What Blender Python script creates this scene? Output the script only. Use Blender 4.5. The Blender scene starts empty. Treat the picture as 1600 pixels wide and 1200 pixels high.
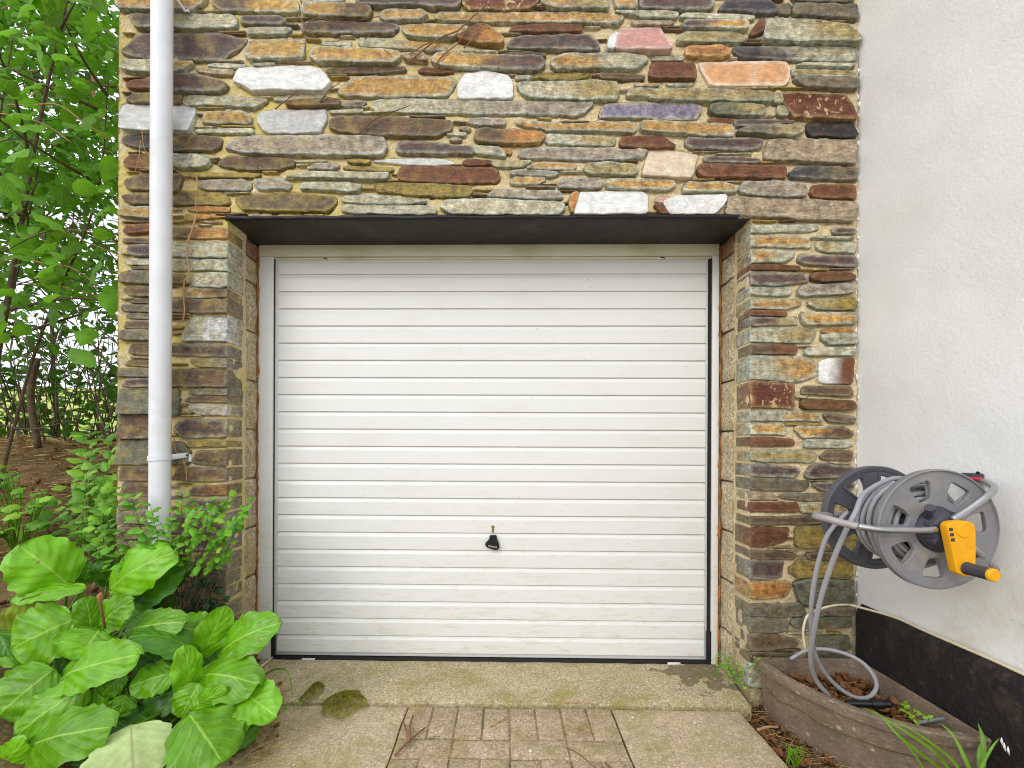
import bpy, bmesh, math, random
from math import radians as RAD, sin, cos, pi, sqrt, hypot, exp
from mathutils import Vector as V, Matrix, noise as NZ
random.seed(7)
S = bpy.context.scene
COL = S.collection

# ------------------------------------------------------------------ camera
CAM = V((0.0, -1.97, 1.047))
FPX, PPX, PPY = 712.0, 777.0, 698.0
RM = (Matrix.Rotation(RAD(0.9), 3, 'Z') @ Matrix.Rotation(RAD(90), 3, 'X') @ Matrix.Rotation(RAD(0.25), 3, 'Z'))
cd = bpy.data.cameras.new('camera'); co = bpy.data.objects.new('camera', cd); COL.objects.link(co)
cd.sensor_fit = 'HORIZONTAL'; cd.sensor_width = 36.0; cd.lens = FPX/1600*36
cd.shift_x = (800-PPX)/1600; cd.shift_y = (PPY-600)/1600
cd.clip_start = 0.05; cd.clip_end = 600
co.matrix_world = Matrix.Translation(CAM) @ RM.to_4x4()
S.camera = co
S.render.resolution_x = 1024; S.render.resolution_y = 768

# ------------------------------------------------------------------ light
SUN_EL, SUN_AZ = 34.0, -30.0      # behind the camera, to the left
w = bpy.data.worlds.new('World'); S.world = w; w.use_nodes = True
nt = w.node_tree; nt.nodes.clear()
sky = nt.nodes.new('ShaderNodeTexSky'); sky.sky_type = 'NISHITA'; sky.sun_disc = False
sky.sun_elevation = RAD(SUN_EL); sky.sun_rotation = RAD(180-SUN_AZ); sky.dust_density = 3.0
mx = nt.nodes.new('ShaderNodeMix'); mx.data_type = 'RGBA'; mx.inputs[0].default_value = 0.8
mx.inputs[7].default_value = (8.4, 8.9, 9.7, 1)
bg = nt.nodes.new('ShaderNodeBackground'); bg.inputs[1].default_value = 0.12
wo = nt.nodes.new('ShaderNodeOutputWorld')
nt.links.new(sky.outputs[0], mx.inputs[6]); nt.links.new(mx.outputs[2], bg.inputs[0]); nt.links.new(bg.outputs[0], wo.inputs[0])
sd = bpy.data.lights.new('sun', 'SUN'); sd.energy = 0.55; sd.angle = RAD(30); sd.color = (1, .98, .95)
so = bpy.data.objects.new('sun', sd); COL.objects.link(so)
_e, _a = RAD(SUN_EL), RAD(SUN_AZ)
so.rotation_euler = V((sin(_a)*cos(_e), -cos(_a)*cos(_e), sin(_e))).to_track_quat('Z', 'Y').to_euler()
so.location = (2, -6, 8)
vs = S.view_settings; vs.view_transform = 'Standard'; vs.look = 'None'; vs.gamma = 1; vs.use_curve_mapping = False
vs.exposure = 0.64
S.render.engine = 'CYCLES'
S.cycles.filter_width = 1.0; S.cycles.max_bounces = 6; S.cycles.diffuse_bounces = 4; S.cycles.transparent_max_bounces = 8

# ------------------------------------------------------------------ where things stand
def ray(px, py):
    return RM @ V(((px-PPX)/FPX, -(py-PPY)/FPX, -1.0))
def onY(px, py, y=0.0):
    r = ray(px, py); return CAM + r*((y-CAM.y)/r.y)
def onZ(px, py, z=0.0):
    r = ray(px, py); return CAM + r*((z-CAM.z)/r.z)
def onX(px, py, x):
    r = ray(px, py); return CAM + r*((x-CAM.x)/r.x)
def at(px, py, d):                       # d = metres in front of the camera along the wall normal
    return onY(px, py, d+CAM.y)
def lin(c):
    f = lambda v: (v/12.92 if v <= .04045 else ((v+.055)/1.055)**2.4)
    return tuple(f(x/255) for x in c)
def sstep(a, b, x):
    t = min(1, max(0, (x-a)/(b-a))); return t*t*(3-2*t)
def rnd(a, b): return random.uniform(a, b)
def nz(x, y=0, z=0): return NZ.noise(V((x, y, z)))

# ------------------------------------------------------------------ object helpers
def put(name, me, parent=None, kind=None):
    o = bpy.data.objects.new(name, me); COL.objects.link(o)
    if parent is not None: o.parent = parent
    if kind: o['kind'] = kind
    return o
def thing(name, label, cat, loc=(0, 0, 0), group=None):
    o = bpy.data.objects.new(name, None); COL.objects.link(o); o.location = loc
    o.empty_display_size = .1
    tag(o, label, cat, group); return o
def tag(o, label, cat, group=None):
    o['label'] = label; o['category'] = cat
    if group: o['group'] = group
    return o
def wloc(o):
    p = V(o.location)
    while o.parent: o = o.parent; p = p + V(o.location)
    return p
class MB:
    def __init__(s): s.v = []; s.f = []; s.uv = None; s.c = None; s.mi = []
    def add(s, vs_, fs, mi=0):
        b = len(s.v); s.v += [tuple(p) for p in vs_]; s.f += [tuple(i+b for i in q) for q in fs]; s.mi += [mi]*len(fs)
    def box(s, a, b, mi=0):
        x0, y0, z0 = a; x1, y1, z1 = b
        s.add([(x0,y0,z0),(x1,y0,z0),(x1,y1,z0),(x0,y1,z0),(x0,y0,z1),(x1,y0,z1),(x1,y1,z1),(x0,y1,z1)],
              [(0,3,2,1),(4,5,6,7),(0,1,5,4),(1,2,6,5),(2,3,7,6),(3,0,4,7)], mi)
    def tube(s, pts, r, n=8, cap=True, mi=0):
        pts = [V(p) for p in pts]; m = len(pts)
        rr = r if isinstance(r, (list, tuple)) else [r]*m
        t = [(pts[min(i+1, m-1)]-pts[max(i-1, 0)]).normalized() for i in range(m)]
        u = t[0].orthogonal().normalized(); vs_ = []; fs = []
        for i in range(m):
            u = (u - t[i]*u.dot(t[i])).normalized(); w_ = t[i].cross(u)
            for k in range(n):
                a = 2*pi*k/n; vs_.append(pts[i] + (u*cos(a)+w_*sin(a))*rr[i])
        for i in range(m-1):
            for k in range(n):
                k2 = (k+1) % n; fs.append((i*n+k, i*n+k2, (i+1)*n+k2, (i+1)*n+k))
        if cap: fs += [tuple(range(n-1, -1, -1)), tuple((m-1)*n+k for k in range(n))]
        s.add(vs_, fs, mi)
    def build(s, name, mat, parent=None, smooth=False, bevel=0, seg=2, kind=None, recenter=True):
        me = bpy.data.meshes.new(name)
        o0 = V((0, 0, 0))
        if recenter and s.v:
            n = len(s.v); o0 = V((sum(p[0] for p in s.v)/n, sum(p[1] for p in s.v)/n, min(p[2] for p in s.v)))
            me.from_pydata([(p[0]-o0.x, p[1]-o0.y, p[2]-o0.z) for p in s.v], [], s.f)
        else: me.from_pydata(s.v, [], s.f)
        for m_ in (mat if isinstance(mat, (list, tuple)) else [mat]): me.materials.append(m_)
        if any(s.mi): me.polygons.foreach_set('material_index', s.mi)
        if s.uv:
            ul = me.uv_layers.new(name='UVMap')
            for l in me.loops: ul.data[l.index].uv = s.uv[l.vertex_index]
        if s.c:
            ca = me.color_attributes.new('Col', 'FLOAT_COLOR', 'POINT')
            for i, c in enumerate(s.c): ca.data[i].color = (c[0], c[1], c[2], 1)
        if bevel:
            bm = bmesh.new(); bm.from_mesh(me)
            bmesh.ops.bevel(bm, geom=[e for e in bm.edges if e.is_manifold and e.calc_face_angle(0) > .5], offset=bevel, segments=seg, affect='EDGES', profile=.5, clamp_overlap=True)
            bm.to_mesh(me); bm.free()
        if smooth:
            me.polygons.foreach_set('use_smooth', [True]*len(me.polygons))
            if smooth != 'all': me.set_sharp_from_angle(angle=RAD(42))
        me.update()
        o = put(name, me, parent, kind)
        o.location = o0 - (wloc(parent) if parent is not None else V((0, 0, 0)))
        return o
def box(name, a, b, mat, parent=None, bevel=.002, seg=2):
    m = MB(); m.box(a, b); return m.build(name, mat, parent, smooth=True, bevel=bevel, seg=seg)
def smooth_path(pts, k=6):
    pts = [V(p) for p in pts]; P = [pts[0]*2-pts[1]] + pts + [pts[-1]*2-pts[-2]]; out = []
    for i in range(1, len(P)-2):
        a, b, c, d = P[i-1:i+3]
        for j in range(k):
            t = j/k; out.append(.5*((2*b)+(c-a)*t+(2*a-5*b+4*c-d)*t*t+(3*b-a-3*c+d)*t**3))
    out.append(pts[-1]); return out
def shape2d(loops, depth, bev, name='s', res=2):      # filled outline with holes -> mesh lying in XY, centred on z=0
    cu = bpy.data.curves.new(name, 'CURVE'); cu.dimensions = '2D'; cu.fill_mode = 'BOTH'
    cu.extrude = max(0, depth/2-bev); cu.bevel_depth = bev; cu.bevel_resolution = res; cu.offset = -bev
    for L in loops:
        sp = cu.splines.new('POLY'); sp.points.add(len(L)-1); sp.use_cyclic_u = True
        for i, p in enumerate(L): sp.points[i].co = (p[0], p[1], 0, 1)
    ob = bpy.data.objects.new(name, cu)
    COL.objects.link(ob); bpy.context.view_layer.update()
    me = bpy.data.meshes.new_from_object(ob.evaluated_get(bpy.context.evaluated_depsgraph_get()))
    bpy.data.objects.remove(ob); bpy.data.curves.remove(cu)
    me.polygons.foreach_set('use_smooth', [True]*len(me.polygons)); me.set_sharp_from_angle(angle=RAD(40))
    return me

# ------------------------------------------------------------------ materials
class NT:
    def __init__(s, name):
        s.m = bpy.data.materials.new(name); s.m.use_nodes = True; s.t = s.m.node_tree
        s.b = s.t.nodes['Principled BSDF']; s.out = s.t.nodes['Material Output']
    def n(s, k, **kw):
        x = s.t.nodes.new('ShaderNode'+k)
        for a, b in kw.items(): setattr(x, a, b)
        return x
    def l(s, a, b): s.t.links.new(a, b)
    def pos(s, sc=(1, 1, 1)):
        g = s.n('NewGeometry'); m = s.n('Mapping'); m.inputs['Scale'].default_value = sc
        s.l(g.outputs['Position'], m.inputs['Vector']); return m.outputs[0]
    def objc(s, sc=(1, 1, 1)):
        g = s.n('TexCoord'); m = s.n('Mapping'); m.inputs['Scale'].default_value = sc
        s.l(g.outputs['Object'], m.inputs['Vector']); return m.outputs[0]
    def noise(s, vec, scale, det=4, rough=.55, dist=0.0):
        x = s.n('TexNoise'); x.inputs['Scale'].default_value = scale; x.inputs['Detail'].default_value = det
        x.inputs['Roughness'].default_value = rough; x.inputs['Distortion'].default_value = dist
        s.l(vec, x.inputs['Vector']); return x.outputs['Fac']
    def vor(s, vec, scale, feat='F1'):
        x = s.n('TexVoronoi'); x.feature = feat; x.inputs['Scale'].default_value = scale; s.l(vec, x.inputs['Vector']); return x
    def rng(s, val, a, b, c=0., d=1., smooth=False):
        x = s.n('MapRange'); x.interpolation_type = 'SMOOTHSTEP' if smooth else 'LINEAR'
        for i, q in enumerate((a, b, c, d)): x.inputs[i+1].default_value = q
        s.l(val, x.inputs[0]); return x.outputs[0]
    def math(s, op, a, b=None):
        x = s.n('Math', operation=op)
        for i, q in enumerate((a, b)):
            if q is None: continue
            if isinstance(q, (int, float)): x.inputs[i].default_value = q
            else: s.l(q, x.inputs[i])
        return x.outputs[0]
    def mix(s, f, a, b, mode='MIX'):
        x = s.n('Mix', data_type='RGBA', blend_type=mode)
        for i, q in ((0, f), (6, a), (7, b)):
            if isinstance(q, (int, float)): x.inputs[i].default_value = q
            elif isinstance(q, tuple): x.inputs[i].default_value = (*q[:3], 1)
            else: s.l(q, x.inputs[i])
        return x.outputs[2]
    def scale(s, col, fac):
        x = s.n('VectorMath', operation='SCALE'); s.l(col, x.inputs[0])
        if isinstance(fac, (int, float)): x.inputs['Scale'].default_value = fac
        else: s.l(fac, x.inputs['Scale'])
        return x.outputs[0]
    def bump(s, h, strength=.5, dist=.005, prev=None):
        x = s.n('Bump'); x.inputs['Strength'].default_value = strength; x.inputs['Distance'].default_value = dist
        s.l(h, x.inputs['Height'])
        if prev is not None: s.l(prev, x.inputs['Normal'])
        return x.outputs[0]
    def fin(s, col, rough=.8, bump=None, metal=0, spec=.35):
        if isinstance(col, tuple): s.b.inputs['Base Color'].default_value = (*col[:3], 1)
        else: s.l(col, s.b.inputs['Base Color'])
        if isinstance(rough, (int, float)): s.b.inputs['Roughness'].default_value = rough
        else: s.l(rough, s.b.inputs['Roughness'])
        s.b.inputs['Metallic'].default_value = metal; s.b.inputs['Specular IOR Level'].default_value = spec
        if bump is not None: s.l(bump, s.b.inputs['Normal'])
        return s.m
def simple(name, c, rough=.6, metal=0, var=.12, scale=30, bump=.15, bscale=200, bd=.001, c2=None, thr=(.5, .7)):
    t = NT(name); p = t.pos(); base = lin(c)
    f = t.rng(t.noise(p, scale, 4), .3, .7, 1-var, 1+var)
    col = t.scale(t.mix(0.0, base, base), f)
    if c2: col = t.mix(t.rng(t.noise(p, scale*.37, 5, .65), *thr), col, lin(c2))
    return t.fin(col, rough, t.bump(t.noise(p, bscale, 3), bump, bd), metal)

def m_stone(name, flake=False, q=1.0):
    t = NT(name); p = t.pos(); a = t.n('Attribute', attribute_name='Col')
    g = t.n('NewGeometry'); sx = t.n('SeparateXYZ'); t.l(g.outputs['Position'], sx.inputs[0])
    fol = t.noise(t.pos((5, 5, 26)), 5.5, 7, .7, .5)
    mot = t.noise(p, 34, 7, .68); fine = t.noise(p, 230, 3, .7)
    k = t.math('MULTIPLY', t.rng(fol, .34, .66, .6, 1.3), t.rng(mot, .34, .66, .45, 1.45))
    k = t.math('MULTIPLY', k, t.rng(fine, .3, .7, .7, 1.3))
    if q < 1: k = t.math('ADD', t.math('MULTIPLY', k, q), 1-q)
    col = t.scale(a.outputs['Color'], k)
    warm = t.rng(t.noise(t.pos((3, 3, 9)), 4.1, 3), .5, .72)
    col = t.mix(t.math('MULTIPLY', warm, .32*q), col, lin((158, 110, 58)))
    if flake:
        fl = t.rng(t.noise(t.pos((1, 1, .75)), 26, 5, .68, .5), .57, .6)
        col = t.mix(t.math('MULTIPLY', fl, .85), col, lin((206, 180, 128)))
    sp = t.rng(t.noise(p, 95, 3, .7), .66, .72)
    col = t.mix(t.math('MULTIPLY', sp, .55), col, lin((196, 180, 146)))
    dk = t.rng(t.noise(t.pos((1, 1, 2.6)), 38, 6, .75), .6, .66)
    col = t.mix(t.math('MULTIPLY', dk, .6*q*q), col, lin((58, 48, 40)))
    # yellow lichen keeps to the left of the wall; grey algae low on both piers
    lx = t.rng(sx.outputs[0], .3, -.9, 0, 1)
    lich = t.math('MULTIPLY', t.rng(t.noise(p, 11, 6, .72), .5, .64), lx)
    col = t.mix(t.math('MULTIPLY', lich, .42*q), col, lin((178, 160, 74)))
    lz = t.rng(sx.outputs[2], .75, .1, 0, 1)
    alg = t.math('MULTIPLY', t.rng(t.noise(p, 9, 5, .7), .42, .66), lz)
    col = t.mix(t.math('MULTIPLY', alg, .4), col, lin((122, 116, 92)))
    dots = t.rng(t.vor(p, 42).outputs['Distance'], .12, .07)
    dots = t.math('MULTIPLY', dots, t.rng(t.noise(p, 8), .5, .62))
    col = t.mix(t.math('MULTIPLY', dots, .55), col, lin((206, 202, 186)))
    b = t.bump(fol, .5, .006); b = t.bump(mot, .6, .007, b); b = t.bump(fine, .5, .002, b)
    return t.fin(col, t.rng(mot, .3, .7, .5, .8), b, 0, .4)
def m_mortar():
    t = NT('mortar'); p = t.pos(); g = t.n('NewGeometry'); sx = t.n('SeparateXYZ'); t.l(g.outputs['Position'], sx.inputs[0])
    gr = t.noise(p, 130, 4, .7); big = t.noise(p, 9, 5, .6)
    col = t.scale(t.mix(t.rng(big, .35, .65), lin((220, 202, 164)), lin((202, 182, 142))), t.rng(gr, .3, .7, .62, 1.3))
    lx = t.rng(sx.outputs[0], .5, -.8, 0.05, 1)
    col = t.mix(t.math('MULTIPLY', t.math('MULTIPLY', t.rng(t.noise(p, 7, 6, .7), .42, .58), lx), .75), col, lin((200, 182, 92)))
    lz = t.rng(sx.outputs[2], .6, .05, 0, .75)
    col = t.mix(t.math('MULTIPLY', t.rng(t.noise(p, 12, 5, .7), .3, .6), lz), col, lin((112, 104, 74)))
    pit = t.rng(t.noise(p, 70, 3, .6), .34, .28)
    col = t.mix(t.math('MULTIPLY', pit, .5), col, lin((96, 80, 58)))
    b = t.bump(t.noise(p, 45, 5, .7), .7, .008); b = t.bump(gr, .6, .002, b)
    return t.fin(col, .95, b, 0, .2)
def m_grain(name, c1, c2, c3, gs=110, contrast=.35, bump=.5, pit=True, rough=.92, patch=5, lich=None, extra=None):
    t = NT(name); p = t.pos(); gr = t.noise(p, gs, 4, .75); big = t.noise(p, patch, 6, .65)
    col = t.mix(t.rng(big, .35, .65), lin(c1), lin(c2))
    col = t.scale(col, t.rng(gr, .3, .7, 1-contrast, 1+contrast))
    v = t.vor(p, gs*.75); fl = t.math('MULTIPLY', t.rng(v.outputs['Distance'], .38, .2), t.rng(v.outputs['Color'], .6, .72))
    col = t.mix(t.math('MULTIPLY', fl, .7), col, lin(c3))
    col = t.scale(col, t.rng(t.noise(p, gs*.33, 5, .7), .3, .7, .8, 1.2))
    if lich: col = t.mix(t.math('MULTIPLY', t.rng(t.noise(p, patch*1.7, 6, .7), .5, .66), .7), col, lin(lich))
    if pit: col = t.mix(t.math('MULTIPLY', t.rng(t.noise(p, gs*.6, 3, .6), .36, .28), .6), col, lin((70, 62, 48)))
    if extra: col = extra(t, p, col)
    return t.fin(col, rough, t.bump(gr, bump, .002, t.bump(t.noise(p, gs*.25, 4), .5, .005)), 0, .2)
def wet(t, p, col):
    d = t.n('VectorMath', operation='DISTANCE'); t.l(p, d.inputs[0]); d.inputs[1].default_value = WETP
    e = t.math('ADD', d.outputs['Value'], t.rng(t.noise(p, 14, 4, .6), .3, .7, -.12, .12))
    return t.mix(t.math('MULTIPLY', t.rng(e, .145, .13), .6), col, lin((66, 60, 38)))
WETP = tuple(onZ(1092, 1052, 0))
def m_leaf(name, c, vein, rough=.42, trans=.35, freq=9, var=.25, bumpd=.004, patch=None):
    t = NT(name); uv = t.n('UVMap'); sx = t.n('SeparateXYZ'); t.l(uv.outputs[0], sx.inputs[0])
    u, v = sx.outputs[0], sx.outputs[1]; av = t.math('ABSOLUTE', t.math('SUBTRACT', v, .5))
    p = t.pos(); mid = t.rng(av, .007, .028, 1, 0, True)
    wv = t.math('ADD', t.math('SUBTRACT', u, t.math('MULTIPLY', av, .8)), t.math('MULTIPLY', t.noise(p, 30, 2), .06))
    saw = t.math('ABSOLUTE', t.math('SUBTRACT', t.math('FRACT', t.math('MULTIPLY', wv, freq)), .5))
    side = t.rng(saw, .0, .06, 1, 0, True)
    oi = t.n('ObjectInfo'); mot = t.noise(p, 22, 4, .6)
    k = t.math('MULTIPLY', t.rng(oi.outputs['Random'], 0, 1, 1-var, 1+var), t.rng(mot, .3, .7, .8, 1.2))
    col = t.scale(t.mix(0., lin(c), lin(c)), k)
    vf = t.math('MAXIMUM', mid, t.math('MULTIPLY', side, .42))
    col = t.mix(t.math('MULTIPLY', vf, .6), col, lin(vein))
    if patch:
        col = t.mix(t.math('MULTIPLY', t.rng(t.noise(p, 30, 5, .7), .64, .67), .85), col, lin(patch))
        edge = t.math('MULTIPLY', t.rng(av, .46, .5), t.rng(t.noise(p, 20, 3), .45, .6)); col = t.mix(t.math('MULTIPLY', edge, .5), col, lin(patch))
    quil = t.rng(saw, 0, .5, 0, 1, True)
    b = t.bump(quil, .24, bumpd); b = t.bump(t.noise(p, 38, 4), .35, .006, b)
    t.fin(col, rough, b, 0, .42)
    tr = t.n('BsdfTranslucent'); t.l(t.mix(.5, col, lin((150, 190, 40)), 'MULTIPLY'), tr.inputs['Color'])
    t.l(t.scale(col, 1.1), tr.inputs['Color'])
    ms = t.n('MixShader'); ms.inputs[0].default_value = trans
    t.l(t.b.outputs[0], ms.inputs[1]); t.l(tr.outputs[0], ms.inputs[2]); t.l(ms.outputs[0], t.out.inputs['Surface'])
    return t.m
def m_render_wall():
    t = NT('white_masonry_paint'); p = t.pos(); g = t.n('NewGeometry'); sx = t.n('SeparateXYZ'); t.l(g.outputs['Position'], sx.inputs[0])
    big = t.noise(p, 3, 5, .6); col = t.mix(t.rng(big, .3, .7), lin((243, 243, 241)), lin((235, 235, 231)))
    lz = t.rng(sx.outputs[2], 1.0, .35, 0, 1)
    st = t.math('MULTIPLY', t.rng(t.noise(p, 5, 6, .7), .45, .68), lz)
    col = t.mix(t.math('MULTIPLY', st, .55), col, lin((196, 186, 150)))
    sp = t.rng(t.noise(p, 110, 2, .5), .76, .79); col = t.mix(t.math('MULTIPLY', sp, .7), col, lin((110, 98, 84)))
    b = t.bump(t.noise(p, 12, 3, .5), .16, .012); b = t.bump(t.noise(p, 80, 4, .6), .4, .004, b); b = t.bump(t.noise(p, 180, 3), .35, .002, b)
    return t.fin(col, .75, b, 0, .3)
def m_door(name, c, dirt, amt=.35):
    t = NT(name); p = t.pos(); big = t.noise(t.pos((1, 1, 2.2)), 3.5, 5, .6)
    col = t.mix(t.math('MULTIPLY', t.rng(big, .5, .75), amt), lin(c), lin(dirt))
    streak = t.rng(t.noise(t.pos((14, 1, .7)), 5, 4, .6), .55, .75); col = t.mix(t.math('MULTIPLY', streak, .05), col, lin((190, 184, 160)))
    g = t.n('NewGeometry'); sx = t.n('SeparateXYZ'); t.l(g.outputs['Position'], sx.inputs[0])
    low = t.math('MULTIPLY', t.rng(sx.outputs[2], 1.1, .15), t.rng(t.noise(t.pos((2, 1, 12)), 6, 5, .7), .52, .68))
    col = t.mix(t.math('MULTIPLY', low, .38), col, lin((186, 178, 120)))
    sp = t.rng(t.noise(p, 75, 2, .5), .775, .79); col = t.mix(t.math('MULTIPLY', sp, .75), col, lin((96, 88, 70)))
    return t.fin(col, .38, t.bump(t.noise(p, 60, 2), .06, .002), 0, .45)

M = {}
M['stone'] = m_stone('slate_stone'); M['flake'] = m_stone('flaking_stone', True); M['quartz'] = m_stone('pale_quartz', False, .42); M['mortar'] = m_mortar()
M['block'] = m_grain('concrete_block', (190, 176, 148), (168, 154, 126), (222, 212, 188), 80, .7, 1.0, True, .95, 9, (176, 160, 100))
M['brick'] = m_grain('old_red_brick', (134, 92, 76), (150, 124, 98), (180, 150, 120), 90, .45, 1.0, True, .95, 22)
M['apron'] = m_grain('old_concrete', (190, 175, 142), (170, 156, 122), (234, 224, 200), 105, .6, .6, True, .93, 3.4, (150, 138, 66), wet)
M['slab'] = m_grain('smooth_concrete', (192, 174, 142), (176, 159, 128), (230, 218, 192), 120, .45, .4, True, .93, 3.0, (150, 140, 84))
M['paver'] = m_grain('paver_concrete', (184, 164, 134), (166, 148, 120), (222, 210, 186), 110, .55, .5, True, .93, 4.0, (146, 134, 84))
M['soil'] = m_grain('soil', (116, 96, 62), (88, 74, 48), (150, 116, 74), 70, .55, 1.0, True, .97, 6)
M['joint'] = m_grain('joint_sand', (160, 142, 112), (118, 104, 74), (178, 162, 130), 110, .5, .8, True, .95, 14)
M['bounce'] = m_grain('pale_bounce_ground', (204, 194, 172), (184, 172, 148), (226, 220, 204), 40, .4, .6)  # pale colour for the unseen ground added to bounce light
M['field'] = m_grain('meadow', (186, 186, 96), (160, 172, 80), (214, 204, 130), 6, .25, .2, False, .95, .25)
M['house'] = m_render_wall()
def m_plinth():
    t = NT('black_bitumen_paint'); p = t.pos(); a = t.noise(p, 40, 5, .7)
    col = t.mix(t.rng(a, .55, .75), lin((34, 29, 30)), lin((74, 60, 54))); col = t.mix(t.math('MULTIPLY', t.rng(t.noise(p, 6, 6, .75), .52, .72), .35), col, lin((112, 96, 78))); col = t.mix(t.rng(t.noise(p, 90, 2), .76, .79), col, lin((150, 132, 104)))
    return t.fin(col, .6, t.bump(a, .8, .012, t.bump(t.noise(p, 9, 4), .6, .02)), 0, .35)
M['plinth'] = m_plinth()
M['door'] = m_door('white_door_paint', (228, 229, 226), (214, 212, 198), .32)
M['frame'] = m_door('white_frame_paint', (230, 230, 228), (206, 204, 172), .3)
M['head'] = m_door('stained_frame_paint', (222, 220, 196), (184, 184, 138), .8)
M['rubber'] = simple('black_rubber', (34, 33, 36), .6)
M['blackplastic'] = simple('black_plastic', (26, 26, 29), .35)
M['lintel'] = simple('black_lintel_paint', (54, 51, 49), .6, var=.25, scale=12, bump=.5, bscale=40, bd=.004, c2=(76, 68, 60), thr=(.55, .8))
M['lintel_edge'] = simple('tarred_edge', (30, 29, 32), .45, var=.25, scale=20, bump=.7, bscale=50, bd=.006, c2=(120, 104, 90), thr=(.78, .84))
M['pvc'] = simple('white_pvc', (226, 227, 230), .38, var=.05, scale=9, bump=.03, c2=(196, 196, 186), thr=(.55, .8))
M['foam'] = simple('expanding_foam', (150, 98, 48), .85, var=.35, scale=40, bump=.9, bscale=70, bd=.006, c2=(104, 62, 28))
M['brass'] = simple('tarnished_brass', (150, 128, 84), .4, 1)
M['steel'] = simple('galvanised_steel', (176, 178, 180), .3, .85, var=.08, bump=.1)
M['steelmat'] = simple('dull_coated_tube', (164, 158, 156), .55, .2, var=.1)
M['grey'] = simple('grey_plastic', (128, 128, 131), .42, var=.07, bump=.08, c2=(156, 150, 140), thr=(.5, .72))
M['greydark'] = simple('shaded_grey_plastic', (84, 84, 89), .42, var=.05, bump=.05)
M['hub'] = simple('charcoal_plastic', (66, 66, 76), .4, var=.05, bump=.05)
M['hose'] = simple('grey_hose', (154, 154, 158), .38, var=.06, bump=.08)
M['yellow'] = simple('yellow_plastic', (240, 170, 14), .42, var=.07, bump=.06, c2=(206, 146, 40), thr=(.58, .78))
M['red'] = simple('red_plastic', (196, 50, 60), .4)
M['planter'] = m_grain('weathered_plastic', (140, 116, 98), (120, 98, 82), (190, 174, 156), 70, .38, .35, False, .75, 8, (160, 142, 122))
def m_planter():
    t = NT('weathered_plastic'); p = t.pos(); big = t.noise(p, 7, 6, .7); sc = t.noise(t.pos((1, 1, 3)), 34, 5, .7); gr = t.noise(p, 160, 3, .6)
    col = t.mix(t.rng(big, .35, .65), lin((134, 115, 97)), lin((110, 96, 80)))
    col = t.mix(t.math('MULTIPLY', t.rng(sc, .55, .68), .6), col, lin((182, 164, 144)))
    col = t.mix(t.math('MULTIPLY', t.rng(t.noise(p, 18, 5, .7), .58, .7), .5), col, lin((84, 72, 56)))
    v = t.vor(p, 30); fl = t.math('MULTIPLY', t.rng(v.outputs['Distance'], .26, .18), t.rng(v.outputs['Color'], .78, .82)); col = t.mix(t.math('MULTIPLY', fl, .6), col, lin((196, 184, 166)))
    return t.fin(t.scale(col, t.rng(gr, .3, .7, .8, 1.2)), .7, t.bump(gr, .4, .001, t.bump(sc, .2, .002)), 0, .3)
M['planter'] = m_planter()
M['cream'] = simple('cream_cable', (222, 210, 182), .5, var=.06)
M['dry'] = simple('dry_grass', (180, 152, 98), .9, var=.4, scale=20, c2=(120, 86, 50))
M['litter'] = simple('dead_leaf', (124, 84, 52), .85, var=.4, scale=25, c2=(84, 58, 38))
M['stemdark'] = simple('shrub_bark', (88, 72, 54), .9, var=.3)
M['twig'] = simple('twig_bark', (134, 100, 70), .8, var=.3, scale=40)
M['vine'] = simple('dead_vine_bark', (128, 96, 66), .9, var=.3, scale=40, bump=.5)
M['palevine'] = simple('pale_vine_bark', (176, 138, 100), .9, var=.25, scale=40)
M['bark'] = simple('bark', (92, 78, 60), .9, var=.35, scale=30, bump=.8, bscale=60, bd=.006)
M['moss'] = simple('moss', (166, 158, 54), .95, var=.45, scale=40, c2=(122, 124, 40))
M['pebble'] = simple('pale_pebble', (206, 196, 176), .8)
M['white'] = simple('white_petal', (236, 238, 232), .6)
M['bud'] = simple('dry_bud', (150, 106, 70), .8)
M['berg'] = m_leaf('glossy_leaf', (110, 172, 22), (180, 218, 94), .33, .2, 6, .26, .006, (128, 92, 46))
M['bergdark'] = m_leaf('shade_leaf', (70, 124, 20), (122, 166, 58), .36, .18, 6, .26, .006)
M['bergpale'] = m_leaf('leaf_underside', (192, 212, 140), (160, 150, 96), .6, .2, 6, .05, .004)
M['bergold'] = m_leaf('yellowing_leaf', (140, 160, 50), (176, 186, 90), .45, .25, 7, .1, .010, (150, 104, 50))
M['small'] = m_leaf('small_leaf', (104, 164, 34), (140, 180, 70), .45, .3, 5, .35, .001)
M['young'] = m_leaf('young_leaf', (134, 184, 44), (170, 204, 90), .45, .3, 5, .2, .001)
M['ivy'] = m_leaf('ivy_leaf', (48, 80, 34), (96, 124, 70), .35, .12, 4, .35, .001)
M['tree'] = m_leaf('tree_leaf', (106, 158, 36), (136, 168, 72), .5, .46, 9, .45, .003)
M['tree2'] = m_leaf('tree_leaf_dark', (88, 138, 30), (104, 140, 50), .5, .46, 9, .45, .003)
M['strap'] = m_leaf('strap_leaf', (110, 158, 34), (140, 180, 60), .4, .25, 1, .2, .001)
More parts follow.
